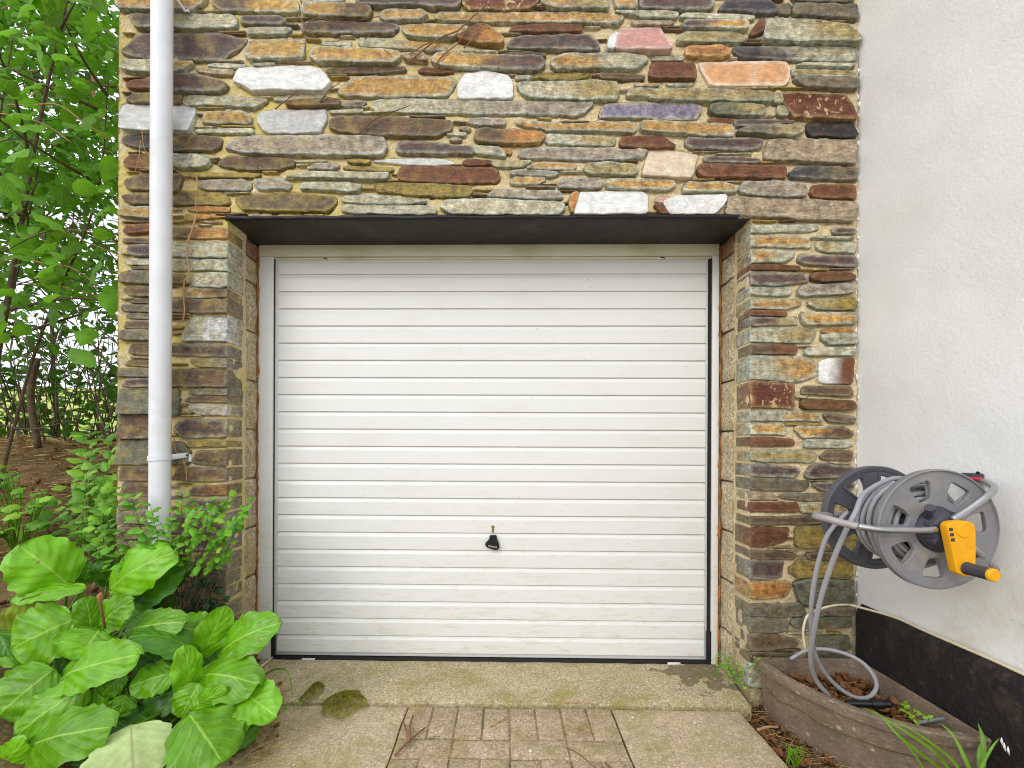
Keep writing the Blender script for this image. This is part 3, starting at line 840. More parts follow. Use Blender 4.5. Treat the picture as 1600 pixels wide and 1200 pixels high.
for off, sc, txt in BLOCKS:
    for ln in txt.strip().splitlines():
        spec, *pp = ln.split(); e = None
        if ':' in spec: k_, spec = spec.split(':'); e = k_
        pts = []
        for q in pp:
            a, b = q.split(','); p = onY(off[0]+float(a)/sc, off[1]+float(b)/sc)
            x = p.x
            if e == 'e' and x > AL-.02: x = AL
            if e == 'E' and x < AR+.02: x = AR
            z = p.z
            if e is None and AL-.01 < x < AR-.03 and LZ-.04 < z < LZ+.016: z = LZ+.016
            pts.append((max(XL-.003, min(XR-.012, x)), z))
        stone(spec, pts, RD+rnd(-.008, .012) if e else .03, {None: None, 'e': AL, 'E': AR}[e])

# courses above the picture's top edge
zz = onY(800, -46).z
while zz < 3.42 and NST[0] < 296:
    hh = rnd(.05, .10); x = XL+rnd(0, .05)
    while x < XR-.1 and NST[0] < 296:
        L = rnd(.2, .5); x2 = min(XR-.015, x+L); e = rnd(0, .03)
        stone(random.choice(['P', 'B', 'O', 'G', 'GO', 'PO', 'R', 'g', 'o']), [(x+e, zz), (x2-rnd(0, .03), zz+.004), (x2, zz+hh*.6), (x2-rnd(0, .04), zz+hh-.02), (x+rnd(0, .05), zz+hh-.02), (x, zz+hh*.5)], .03); x = x2+.014
    zz += hh
print('STONES', NST[0])

# ---- thin packing slivers, then the mortar itself, pressed in round every stone
import numpy as np
ST = .005; GX0, GZ0 = XL, -.10; GN, GM = int((XR-XL)/ST)+1, int(3.16/ST)
occ = np.zeros((GM, GN), bool)
def raster(P):
    zs_ = [p.y for p in P]; n = len(P)
    for r in range(max(0, int((min(zs_)-GZ0)/ST)), min(GM-1, int((max(zs_)-GZ0)/ST)+1)+1):
        z = GZ0+r*ST; xs_ = []
        for k in range(n):
            a, b = P[k], P[(k+1) % n]
            if (a.y <= z) != (b.y <= z): xs_.append(a.x+(b.x-a.x)*(z-a.y)/(b.y-a.y))
        xs_.sort()
        for k in range(0, len(xs_)-1, 2): occ[r, max(0, int(math.ceil((xs_[k]-GX0)/ST))):max(0, int((xs_[k+1]-GX0)/ST)+1)] = True
for P in OUTS: raster(P)
hole = np.zeros_like(occ); hole[:int((LZ+.006-GZ0)/ST), int((AL-.005-GX0)/ST)+1:int((AR+.005-GX0)/ST)+1] = True
full = occ | hole; full[:, :3] = True; full[:, -3:] = True
chips = MB(); chips.c = []; ccols = []; made = 0
for _ in range(2600):
    c_, r_ = random.randrange(6, GN-6), random.randrange(24, GM-4)
    if full[r_, c_]: continue
    u = r_
    while u < GM-2 and not full[u+1, c_] and u-r_ < 14: u += 1
    d = r_
    while d > 2 and not full[d-1, c_] and r_-d < 14: d -= 1
    gap = (u-d+1)*ST
    if gap < .016: continue
    hh = min(gap-.005, rnd(.006, .013)); k = max(1, int(round(hh/ST))); r0 = random.randint(d, max(d, u-k+1)); mx_l = int(rnd(.05, .17)/ST)
    a = b = c_
    while a > 4 and b-a < mx_l and not full[r0:r0+k, a-1].any(): a -= 1
    while b < GN-5 and b-a < mx_l and not full[r0:r0+k, b+1].any(): b += 1
    L = (b-a)*ST
    if L < .026: continue
    x0, x1, z0, z1 = GX0+a*ST+.003, GX0+b*ST-.003, GZ0+(r0-.4)*ST, GZ0+(r0-.4)*ST+hh; full[r0:r0+k, a:b+1] = True; occ[r0:r0+k, a:b+1] = True; made += 1
    nn = max(3, int(L/.016)); sl = rnd(-.004, .004); e0, e1 = rnd(.1, .9), rnd(.1, .9); top = []; bot = []
    for q in range(nn+1):
        t = q/nn; x = x0+(x1-x0)*t; tp = min(1, .35+t*nn*.5*e0+.2, .35+(1-t)*nn*.5*e1+.2); zc = (z0+z1)/2+sl*(t-.5); hh2 = hh/2*tp
        top.append((x+rnd(-.002, .002), zc+hh2*(.85+.4*nz(x*40, z0*30)))); bot.append((x+rnd(-.002, .002), zc-hh2*(.85+.4*nz(x*40, z0*30, 5))))
    loop = bot+top[::-1]; q = len(loop); pr_ = rnd(.001, .010)
    mxx, mzz = (x0+x1)/2, (z0+z1)/2; rings = [[(x, .02, z) for x, z in loop], [(x, -pr_+.002, z) for x, z in loop], [(mxx+(x-mxx)*.95, -pr_-.001+.002*nz(x*30, z*30), mzz+(z-mzz)*.7) for x, z in loop]]
    vv = [p for r in rings for p in r]; ff = [(m_*q+e, m_*q+(e+1) % q, (m_+1)*q+(e+1) % q, (m_+1)*q+e) for m_ in range(2) for e in range(q)]
    ff += [(2*q+e, 2*q+e+1, 2*q+q-2-e, 2*q+q-1-e) for e in range(nn)]
    chips.add(vv, ff); cc = V(lin(PAL[random.choice('GGGGoogYTTTgBB')]))*rnd(.85, 1.1); chips.c += [cc]*len(vv)
chips.build('packing_stones', M['stone'], garage, smooth=True, kind='stuff')
up = np.full((GM, GN), 9.); dn = np.full((GM, GN), 9.)
for r in range(GM-2, -1, -1): up[r] = np.where(occ[r], 0, np.where(occ[r+1], ST*.5, up[r+1]+ST))
for r in range(1, GM): dn[r] = np.where(occ[r], 0, np.where(occ[r-1], ST*.5, dn[r-1]+ST))
idx = -np.ones((GM, GN), int); vv = []
for r in range(GM):
    z = GZ0+r*ST
    for c in range(GN):
        if hole[r, c] and not (r+1 < GM and not hole[r+1, c]) and hole[r, min(GN-1, c+1)] and hole[r, c-1]: continue
        x = GX0+c*ST; o_ = occ[r, c]
        y = .012 if o_ else MY + .0045*nz(x*14, z*22, 4) + .004*nz(x*48, z*60, 8) + .014*exp(-up[r, c]/.0055) - .003*exp(-dn[r, c]/.006)
        idx[r, c] = len(vv); vv.append((x, y, z))
ff = []
for r in range(GM-1):
    a, b = idx[r], idx[r+1]
    for c in range(GN-1):
        if a[c] >= 0 and a[c+1] >= 0 and b[c] >= 0 and b[c+1] >= 0 and not (hole[r, c] and hole[r, c+1]) : ff.append((int(a[c]), int(a[c+1]), int(b[c+1]), int(b[c])))
wall.add(vv, ff)
wall.box((XL, .010, 3.05), (XR, 4.5, 4.1))
wall.build('mortar_wall', M['mortar'], garage, smooth='all')

# concrete block inner leaf, standing behind the stone leaf in each reveal
YD = .25                                     # face of the door frame
FLx, FRx = onY(403, 700, YD).x, onY(1124, 700, YD).x
zs = [-.05]
while zs[-1] < LZ-.10: zs.append(min(LZ-.085, zs[-1]+.235))
zs.append(LZ-.004)
def block(x0, x1, z0, z1, mat, name):
    m = MB(); n = 9; vs_ = []; s = 1 if x0 < 0 else -1; X = x1 if x0 < 0 else x0; B = x0 if x0 < 0 else x1
    ys = [RD+.03+(YD-RD-.02)*i/6 for i in range(7)]
    for j in range(n+1):
        for i, y in enumerate(ys):
            z = z0+(z1-z0)*j/n; e = .005 if (j in (0, n) or i == 0) else 0
            vs_.append((X - s*(e + .0) + .006*nz(y*25, z*25, X*7) + .004*nz(y*70, z*70), y, z))
    W_ = 7; fs = [(j*W_+i, j*W_+i+1, (j+1)*W_+i+1, (j+1)*W_+i) for j in range(n) for i in range(6)]
    b0 = len(vs_); loop = list(range(W_)) + [j*W_+6 for j in range(1, n+1)] + [n*W_+i for i in range(5, -1, -1)] + [j*W_ for j in range(n-1, 0, -1)]
    vs_ += [(B, vs_[k][1], vs_[k][2]) for k in loop]; L = len(loop)
    fs += [(loop[(k+1) % L], loop[k], b0+k, b0+(k+1) % L) for k in range(L)]
    m.add(vs_, fs if s > 0 else [f[::-1] for f in fs]); m.build(name, mat, garage, smooth=True)
for i in range(len(zs)-1):
    top = i == len(zs)-2
    for x0, x1 in ((AL-.03, min(AL+.016, FLx-.005)+rnd(-.004, .002)), (max(AR-.016, FRx+.006)+rnd(-.002, .004), AR+.03)):
        if top: block(x0, x1, zs[i]+.004, LZ-.004, M['brick'], 'brick')
        else: block(x0, x1, zs[i]+.005, zs[i+1]-.005, M['block'], 'concrete_block')
# bead of old foam down each side of the frame
for s, X in ((-1, FLx), (1, FRx)):
    m = MB(); pts = []; rr = []
    for i in range(110):
        z = -.01 + (LZ-.0)*i/109; pts.append((X + s*.001 + .005*nz(z*9, s*3) + .004*nz(z*40, s), YD-.004, z)); rr.append(max(.0015, .0045+.007*nz(z*13, s*5, 2)+.004*nz(z*60, 3)))
    m.tube(pts, rr, 7); m.build('sealant_bead', M['foam'], garage, smooth='all')

# lintel
m = MB(); n = 60
for k in range(n):
    x0 = AL-.035+(AR-AL+.06)*k/n; x1 = AL-.035+(AR-AL+.06)*(k+1)/n
box('lintel', (AL-.02, .012, LZ), (AR+.02, .40, LZ+.10), M['lintel'], garage, .004)
m = MB(); prof = []
for i in range(91):
    x = AL-.006+(AR-AL-.05)*i/90; prof.append((x, -.004+.002*nz(x*9), LZ+.004+.005*nz(x*6)+.003*nz(x*30)))
m.tube(prof, [.0105+.003*nz(p[0]*25, 4) for p in prof], 8); m.build('lintel_edge', M['lintel_edge'], garage, smooth='all')

# ---------------------------------------------------------------- up-and-over door (part of the garage)
def dX(px, py=700, y=YD): return onY(px, py, y).x
def dZ(py, px=770, y=YD): return onY(px, py, y).z
jl0, jl1 = dX(403), dX(425.4); jr0, jr1 = dX(1112.5), dX(1123)
hz0, hz1 = dZ(400), LZ+.01
door = MB(); YP = YD+.014
dx0, dx1 = dX(426), dX(1108); dz0, dz1 = dZ(1029.5), dZ(403.5)
door.box((dx0, YP+.004, dz0), (dx1, YP+.04, dz1))
door = door.build('garage_door', M['door'], garage, smooth=True, bevel=.0015)
fr = MB()
fr.box((jl0, YD, -.004), (jl1, YD+.07, hz0)); fr = fr.build('door_frame', M['frame'], garage, smooth=True, bevel=.002)
for nm, a, b, mt in (('jamb', (jr0, YD, -.004), (jr1, YD+.07, hz0), M['frame']), ('head', (jl0, YD+.001, hz0+.001), (jr1, YD+.07, hz1), M['head'])):
    box(nm, a, b, mt, fr, .002)
box('door_stop', (jl1+.004, YP-.004, hz0-.011), (jr0-.006, YP+.01, hz0-.001), M['head'], fr, .002)
sx0, sx1 = dX(432), dX(1104); lines = [dZ(408)] + [dZ(427.5+27.12*i) for i in range(23)]
for i in range(23):
    zt, zb = lines[i], lines[i+1]; m = MB()
    # shiplap section: chamfer at the top falling back, crisp lip over the groove below
    pr = [(YP+.004, zt-.0003), (YP+.0018, zt-.0012), (YP-.0040, zt-.0165), (YP-.0052, zt-.019), (YP-.0056, zb+.0045), (YP-.0046, zb+.0030), (YP+.004, zb+.0024)]
    if i == 0: pr = [(YP+.004, zt), (YP-.004, zt-.002), (YP-.0052, zt-.006)] + pr[4:]
    q = len(pr); ends = [(sx0, 0.), (sx0+.003, 1.), (sx1-.003, 1.), (sx1, 0.)]; vs_ = []
    for X, f in ends:
        for (yy_, zz_) in pr: vs_.append((X, yy_ if f else YP+.004, zz_))
    fs = [(e*q+k, e*q+k+1, (e+1)*q+k+1, (e+1)*q+k) for e in range(3) for k in range(q-1)]
    m.add(vs_, [f[::-1] for f in fs]); m.build('slat', M['door'], door)
# rubber seals; the two side strips are black fill for shade in the gaps
box('bottom_seal', (dX(426), YD-.004, dZ(1037)), (dX(1112), YD+.05, dZ(1030.5)), M['rubber'], door, .002)
box('gap_shade_strip', (dX(425.6), YD+.010, dZ(1030)), (dX(426.4), YD+.03, hz0-.004), M['rubber'], door, 0)
box('gap_shade_strip', (dX(1108.6), YD+.008, dZ(1030)), (dX(1112.2), YD+.03, hz0-.012), M['rubber'], door, 0)
box('corner_seal', (dX(425), YD-.003, dZ(1030)), (dX(431.5), YD+.004, dZ(976)), M['rubber'], door, .001)
box('corner_seal', (dX(1105), YD-.003, dZ(1030)), (dX(1112.3), YD+.004, dZ(983)), M['rubber'], door, .001)
for px in (484, 1054): box('spacer', (dX(px-10), YD-.007, dZ(1036.2)), (dX(px+10), YD+.003, dZ(1031)), M['door'], door, .001)
for px in (503, 1032):
    m = MB(); p = V((dX(px), YP-.003, hz0-.004)); m.tube([p, p+V((.016, -.004, -.003)), p+V((.022, -.002, -.009))], [.003, .002, .0015], 6); m.build('clip', M['rubber'], fr)
# lock with key left in it
kp = V((dX(770.5), YP-.005, dZ(826)))
m = MB(); m.tube([kp+V((0, .004, .008)), kp+V((0, -.003, .008))], .0075, 16); m.tube([kp+V((0, -.0032, .008)), kp+V((0, -.006, .008))], .004, 12)
m.box((kp.x-.0045, kp.y-.005, kp.z-.016), (kp.x+.0045, kp.y+.003, kp.z+.004)); m.build('lock', M['brass'], door, smooth=True, bevel=.0006)
# black key fob hanging from the lock
fz = dZ(848); fx = dX(768.5); fob = thing('key_fob', 'black plastic key fob hanging from the lock in the white garage door', 'key fob', (fx, YP-.02, dZ(858)))
L = []
for (a, b) in ((765, 836), (776, 836), (776.5, 842), (780, 850), (780, 856), (777, 859.5), (770, 858.5), (760.5, 855), (758, 851.5), (758.5, 848), (764.5, 842)):
    p = onY(a, b, YP-.02); L.append((p.x-fx, p.z-fz))
L2 = []
for i in range(len(L)):
    a, b, c = V(L[i-1]), V(L[i]), V(L[(i+1) % len(L)])
    L2 += [tuple(b.lerp(a, .3)), tuple(b.lerp(a, .1).lerp(b.lerp(c, .1), .5)), tuple(b.lerp(c, .3))]
me = shape2d([L2], .014, .004, 'fob', 3); me.materials.append(M['blackplastic'])
o = put('fob_body', me, fob); o.rotation_euler = (pi/2, 0, 0); o.location = V((fx, YP-.02, fz))-V(fob.location)
tc = bpy.data.curves.new('t', 'FONT'); tc.body = 'CARDALE'; tc.size = .0095; tc.align_x = 'CENTER'; tc.extrude = .0003; tc.space_character = 1.0
to = bpy.data.objects.new('t', tc); COL.objects.link(to); bpy.context.view_layer.update()
tm = bpy.data.meshes.new_from_object(to.evaluated_get(bpy.context.evaluated_depsgraph_get())); bpy.data.objects.remove(to)
tm.materials.append(M['white']); o = put('lettering', tm, fob); p = onY(769.5, 855.2, YP-.0275)
o.rotation_euler = (pi/2, RAD(11), 0); o.location = p-V(fob.location); o.location.y = (YP-.0275)-fob.location.y
m = MB(); m.box((-.002, -.001, -.006), (.002, .001, .018)); 
b_ = MB(); b_.v = [(p[0]+kp.x-.0005, p[1]+YP-.012, p[2]+kp.z-.014) for p in m.v]; b_.f = m.f; b_.mi = m.mi; b_.build('key_blade', M['brass'], fob)
# ================================================================== WHITE HOUSE on the right
HX = XR+.002
house = thing('white_house', 'white rendered house wall with a black painted plinth, beside the stone garage', 'house', (HX+.2, -1.2, 0))
m = MB(); ny, nz_ = 90, 130; y0, y1, z0, z1 = -3.4, .012, -.1, 4.1; vs_ = []
for j in range(nz_+1):
    for i in range(ny+1):
        y = y0+(y1-y0)*i/ny; z = z0+(z1-z0)*j/nz_; ed = .006*nz(z*22, 5)+.003*nz(z*70) if i == ny else 0
        vs_.append((HX + .006*nz(y*2.2, z*2.2) + .003*nz(y*8, z*8) + (ed if i == ny else 0), y + ed, z))
W_ = ny+1; m.add(vs_, [((j+1)*W_+i, (j+1)*W_+i+1, j*W_+i+1, j*W_+i) for j in range(nz_) for i in range(ny)])
m.box((HX+.03, -3.4, -.1), (HX+.6, .0, 4.1)); m.build('wall', M['house'], house, smooth='all')
PT = onX(1420, 985, HX-.028).z
m = MB(); sec = [(HX+.02, PT+.012), (HX-.004, PT+.010), (HX-.022, PT-.004), (HX-.030, PT-.028), (HX-.032, -.1)]; vs_ = []; ny = 70
for i in range(ny+1):
    y = -3.4+(3.4-.032)*i/ny
    for k, (a, b) in enumerate(sec): vs_.append((a+.004*nz(y*9, k), y, b+(.008*nz(y*3.1, 2)+.004*nz(y*14, 4) if k < 4 else 0)))
q = len(sec); m.add(vs_, [(i*q+k, (i+1)*q+k, (i+1)*q+k+1, i*q+k+1) for i in range(ny) for k in range(q-1)] + [tuple(ny*q+k for k in range(q))])
m.build('plinth', M['plinth'], house, smooth=True)
# crusty edge where the render meets the stonework
m = MB()
for i in range(46):
    z = .42+2.4*i/46+rnd(-.02, .02); r = rnd(.002, .0055); p = V((HX-.004+rnd(-.004, .003), .004+rnd(-.008, .002), z))
    m.tube([p-V((0, 0, r*rnd(1, 4))), p, p+V((rnd(-.002, .002), 0, r*rnd(1, 4)))], [r*.4, r, r*.3], 6)
m.build('render_edge', M['house'], house, smooth='all', kind='stuff')
# cream cable lying along the plinth
cab = [V((HX-.017, y_, PT+.019+.008*nz(y_*3.1, 2)+.002*nz(y_*14, 4))) for y_ in [-3.2+.12*k for k in range(26)]]
cab += [at(1335, 947, 1.90), at(1318, 945, 1.88), at(1298, 947, 1.87), at(1278, 953, 1.87), at(1262, 962, 1.86), at(1255, 985, 1.86), at(1258, 1015, 1.86)]
m = MB(); m.tube(smooth_path(cab), .0048, 8)
tag(m.build('cable', M['cream'], None, smooth='all'), 'thin cream cable lying on top of the black plinth and arching over the planter corner', 'cable')

# ================================================================== DRAINPIPE
pc = at(251.5, 400, 1.885); pr_ = 14.9*1.885/FPX
dp = thing('drainpipe', 'white plastic drainpipe running down the left side of the stone wall', 'drainpipe', (pc.x, pc.y, .2))
m = MB(); m.tube([(pc.x, pc.y, .1), (pc.x, pc.y, 1.2), (pc.x, pc.y, 3.2)], pr_, 40); m.build('pipe', M['pvc'], dp, smooth=True)
def bracket(z, ear, slope):
    m = MB(); n = 36; w_ = .0115; ro = pr_+.0035; vs_ = []; 
    for k in range(n+1):
        a = RAD(-200+220*k/n); zz = slope*cos(a)*pr_
        for (r, dz) in ((pr_-.001, -w_), (ro, -w_), (ro, w_), (pr_-.001, w_)): vs_.append((pc.x+cos(a)*r, pc.y+sin(a)*r, z+zz+dz))
    fs = [(k*4+j, k*4+(j+1) % 4, (k+1)*4+(j+1) % 4, (k+1)*4+j) for k in range(n) for j in range(4)]
    m.add(vs_, [f[::-1] for f in fs]); b = m.build('bracket', M['pvc'], dp, smooth=True)
    e = V((pc.x+pr_-.004, pc.y+.012, z+slope*pr_)); t = V(ear); t = V((t.x, -.012, t.z))
    dirv = (t-e); up = V((0, 0, 1)); q = MB(); vv = []
    for p, hw in ((e, w_), (e.lerp(t, .85), w_*.95), (t, w_*.8), (t+dirv.normalized()*.009, w_*.35)):
        for dy in (-.003, .003):
            for s in (-1, 1): vv.append(p+V((0, dy, s*hw)))
    f2 = []
    for k in range(3): f2 += [(k*4, k*4+1, k*4+5, k*4+4), (k*4+2, k*4+6, k*4+7, k*4+3), (k*4+1, k*4+3, k*4+7, k*4+5), (k*4, k*4+4, k*4+6, k*4+2)]
    f2 += [(0, 2, 3, 1), (12, 13, 15, 14)]; q.add(vv, f2); q.build('ear', M['pvc'], b, smooth=True, bevel=.001)
    s = MB(); s.tube([t+V((0, -.003, 0)), t+V((0, -.0065, 0))], .0045, 10); s.build('screw', M['rubber'], b)
    bl = MB(); bl.box((t.x-.012, -.009, t.z-.03), (t.x+.012, .006, t.z+.002)); bl.build('spacer', M['pvc'], b, bevel=.003)
bracket(at(251, 716, 1.84).z, at(291, 711, 1.95), .08)
m = MB(); a, b = at(272, -8, 1.90), at(289, 17, 1.955)
m.tube([a, b, b+V((.018, 0, 0))], .006, 8); s = m.build('bracket', M['pvc'], dp, smooth=True)

# ================================================================== HOSE REEL
cF, cB = at(1457, 826, 1.35), at(1370, 808, 1.566); RX, RZ = (cF.x+cB.x)/2, (cF.z+cB.z)/2; yF, yB = cF.y, cB.y; RR = .174
reel = thing('hose_reel', 'grey hose reel with a yellow crank mounted on the white house wall', 'hose reel', (RX, (yF+yB)/2, RZ-RR))
def rp(r, a): return (r*cos(a), r*sin(a))
def rounded(L, k=.28):
    o = []
    for i in range(len(L)):
        a, b, c = V(L[i-1]), V(L[i]), V(L[(i+1) % len(L)]); p0, p1 = b.lerp(a, k), b.lerp(c, k)
        for t in (0, .25, .5, .75, 1): o.append(tuple(p0.lerp(b, t).lerp(b.lerp(p1, t), t)))
    return o
def flange(y, mat, name, off, hub, sgn):
    loops = [[rp(RR-.004, 2*pi*k/96) for k in range(96)], [rp(hub, 2*pi*k/48) for k in range(48)]]
    for k in range(7):
        a = RAD(off+360/7*k); L = [rp(.50*RR, a-.17), rp(.50*RR, a+.17), rp(.66*RR, a+.235), rp(.83*RR, a+.215), rp(.83*RR, a-.215), rp(.66*RR, a-.235)]
        loops.append(rounded(L))
    me = shape2d(loops, .014, .003, 'flange'); me.materials.append(mat)
    me.transform(Matrix.Rotation(pi/2, 4, 'X')); o = put(name, me, reel); o.location = V((RX, y, RZ))-V(reel.location)
    r = MB(); n = 96; sec = [(RR-.016, -.010), (RR-.004, -.012), (RR, -.007), (RR, .012), (RR-.004, .014), (RR-.007, .008), (RR-.016, .006)]; q = len(sec)   # outer lip
    vs_ = [(RX+rr*cos(2*pi*k/n), y+sgn*-yy, RZ+rr*sin(2*pi*k/n)) for k in range(n) for rr, yy in sec]
    fs = [(k*q+j, ((k+1) % n)*q+j, ((k+1) % n)*q+(j+1) % q, k*q+(j+1) % q) for k in range(n) for j in range(q)]
    r.add(vs_, fs); r.build('rim', mat, o, smooth=True)
    r = MB(); sec = [(hub-.002, -.009), (hub+.005, -.012), (hub+.009, -.008), (hub+.009, .008), (hub-.002, .008)]; q = len(sec); n = 64
    vs_ = [(RX+rr*cos(2*pi*k/n), y-yy*sgn, RZ+rr*sin(2*pi*k/n)) for k in range(n) for rr, yy in sec]
    r.add(vs_, [(k*q+j, ((k+1) % n)*q+j, ((k+1) % n)*q+(j+1) % q, k*q+(j+1) % q) for k in range(n) for j in range(q)]); r.build('hub_ring', mat, o, smooth=True)
    for k in range(7):                       # stiffening webs each side of a window
        a = RAD(off+360/7*k)
        for s in (-1, 1):
            w_ = MB(); p0, p1 = rp(.47*RR, a+s*.21), rp(.88*RR, a+s*.27)
            w_.tube([(RX+p0[0], y+sgn*.008, RZ+p0[1]), (RX+p1[0], y+sgn*.008, RZ+p1[1])], .0045, 6); w_.build('web', mat, o, smooth=True)
    return o
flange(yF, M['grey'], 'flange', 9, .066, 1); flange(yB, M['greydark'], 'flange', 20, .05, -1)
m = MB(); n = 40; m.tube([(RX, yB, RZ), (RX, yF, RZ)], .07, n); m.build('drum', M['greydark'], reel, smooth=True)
# hub casing
hb = MB(); pr2 = [(.064, -.002), (.062, .012), (.052, .022), (.048, .034), (.040, .040)]; n = 40; vs_ = []
for r, d in pr2:
    for k in range(n): a = 2*pi*k/n; q_ = 1+.06*cos(4*a); vs_.append((RX+r*q_*cos(a), yF-.004-d, RZ+r*q_*sin(a)))
hb.add(vs_, [(j*n+k, j*n+(k+1) % n, (j+1)*n+(k+1) % n, (j+1)*n+k) for j in range(4) for k in range(n)] + [tuple(4*n+k for k in range(n))])
hub = hb.build('hub', M['hub'], reel, smooth=True)
m = MB(); p = at(1453, 797, 1.31); m.tube([p+V((.012, .02, -.02)), p], [.011, .010], 14); m.tube([p, p+V((-.006, -.006, .008))], [.0125, .0125], 14); m.build('inlet', M['hub'], hub, smooth=True)
for a_ in (70, 160, 215, 300):
    m = MB(); a = RAD(a_); m.box((-.010, -.05, -.006), (.010, -.01, .006)); R_ = Matrix.Rotation(-a, 3, 'Y')
    m.v = [tuple(R_ @ V((q[0]+.047, q[1], q[2])) + V((RX, yF+.004, RZ))) for q in m.v]; m.build('rib', M['hub'], hub, smooth=True, bevel=.003)
# crank
cy = 1.285
def cp(px, py): p = at(px, py, cy); return (p.x, p.z)
c0 = cp(1500, 855); pts = [(1474.5, 828), (1474, 820), (1479, 815), (1492, 813), (1508, 813.5), (1516, 818), (1518, 828), (1518.5, 850), (1518, 878), (1517, 893), (1509, 899), (1499, 899), (1489, 894), (1487, 886), (1481, 858)]
L = [(cp(*q)[0]-c0[0], cp(*q)[1]-c0[1]) for q in pts]; me = shape2d([rounded(L, .3)], .026, .004, 'crank', 3); me.materials.append(M['yellow'])
me.transform(Matrix.Rotation(pi/2, 4, 'X')); cr = put('crank', me, reel); cr.location = V((c0[0], cy+CAM.y, c0[1]))-V(reel.location)
for q in ((1478, 826), (1479.5, 834), (1481, 842)):      # moulded pockets down the edge
    p = cp(*q); m = MB(); m.box((p[0]-.004, cy+CAM.y-.0145, p[1]-.0045), (p[0]+.006, cy+CAM.y-.0115, p[1]+.0045)); m.build('pocket', M['hub'], cr, bevel=.001)
p = cp(1499, 828); m = MB(); n = 28; m.tube([(p[0]-.0005, cy+CAM.y-.012, p[1]), (p[0]-.0005, cy+CAM.y-.0155, p[1])], [.020, .018], n); m.build('boss', M['yellow'], cr, smooth=True)
p = cp(1503.5, 886); gy_ = cy+CAM.y-.012
m = MB(); n = 32; vs_ = []; L_ = [(.018, 0), (.0165, .01), (.0165, .064), (.017, .066)]
for r, d in L_:
    for k in range(n): rr = r*(1 - (.07 if (k % 4 == 0 and 0 < d < .066) else 0)); vs_.append((p[0]+rr*cos(2*pi*k/n), gy_-d, p[1]+rr*sin(2*pi*k/n)))
m.add(vs_, [(j*n+k, j*n+(k+1) % n, (j+1)*n+(k+1) % n, (j+1)*n+k) for j in range(3) for k in range(n)]); gr = m.build('grip', M['hub'], cr, smooth=True)
m = MB(); m.tube([(p[0], gy_-.064, p[1]), (p[0], gy_-.070, p[1]), (p[0], gy_-.074, p[1])], [.0172, .0172, .0135], 28); m.build('end_cap', M['yellow'], gr, smooth=True)
# tubular steel frame
tr = .0095
m = MB(); m.tube(smooth_path([at(1462, 827, 1.305), at(1446, 828, 1.305), at(1400, 828, 1.31), at(1375, 827.5, 1.315), at(1340, 822.5, 1.335)], 8), tr, 14); m.build('frame_tube', M['steel'], reel, smooth='all')
m = MB(); m.tube(smooth_path([at(1340, 822.5, 1.335), at(1312, 816, 1.36), at(1288, 809.5, 1.39), at(1277, 807, 1.42), at(1275, 806, 1.47), at(1285, 805, 1.54), at(1315, 805, 1.60), at(1350, 806, 1.63), at(1372, 808, 1.63)], 8), tr+.0012, 14); m.build('handle_sleeve', M['steelmat'], reel, smooth='all')
wx = HX-.004
m = MB(); m.tube(smooth_path([at(1488, 812, 1.30), at(1509, 799, 1.30), at(1541, 776, 1.30), at(1552, 767, 1.31), at(1552, 760, 1.34), at(1541, 754, 1.40), onX(1527, 752, wx-.012)], 8), tr, 14); m.build('frame_tube', M['steel'], reel, smooth='all')
m = MB(); m.tube(smooth_path([at(1490, 838, 1.30), at(1520, 856, 1.315), onX(1555, 888, wx-.012), onX(1557, 891, wx)], 6), tr*.9, 14); m.build('frame_tube', M['steelmat'], reel, smooth='all')
m = MB(); m.tube(smooth_path([V((RX, yB+.02, RZ)), V((RX+.08, yB+.03, RZ+.06)), V((wx-.03, yB+.03, RZ+.115)), V((wx, yB+.03, RZ+.115))], 6), tr, 12); m.build('frame_tube', M['steelmat'], reel, smooth='all')
m = MB(); m.tube(smooth_path([V((RX, yB+.02, RZ)), V((RX+.12, yB+.03, RZ-.06)), V((wx, yB+.03, RZ-.12))], 6), tr, 12); m.build('frame_tube', M['steelmat'], reel, smooth='all')
b = onX(1527, 747, wx)
br = MB(); br.box((b.x-.035, b.y-.022, b.z-.022), (b.x+.002, b.y+.022, b.z+.016)); br = br.build('wall_bracket', M['hub'], reel, smooth=True, bevel=.006, seg=3)
m = MB(); q = onX(1529, 739, wx-.036); m.tube([q, q+V((-.004, 0, 0))], .005, 10); m.build('screw', M['rubber'], br)
m = MB(); q = onX(1517, 747, wx-.03); m.box((q.x-.012, q.y-.03, q.z-.006), (q.x+.01, q.y+.028, q.z+.004)); m.build('clip', M['red'], br, smooth=True, bevel=.003)
b2 = V((wx, yB+.03, RZ+.12)); br = MB(); br.box((b2.x-.03, b2.y-.02, b2.z-.02), (b2.x+.002, b2.y+.02, b2.z+.016)); br.build('wall_bracket', M['hub'], reel, smooth=True, bevel=.006)

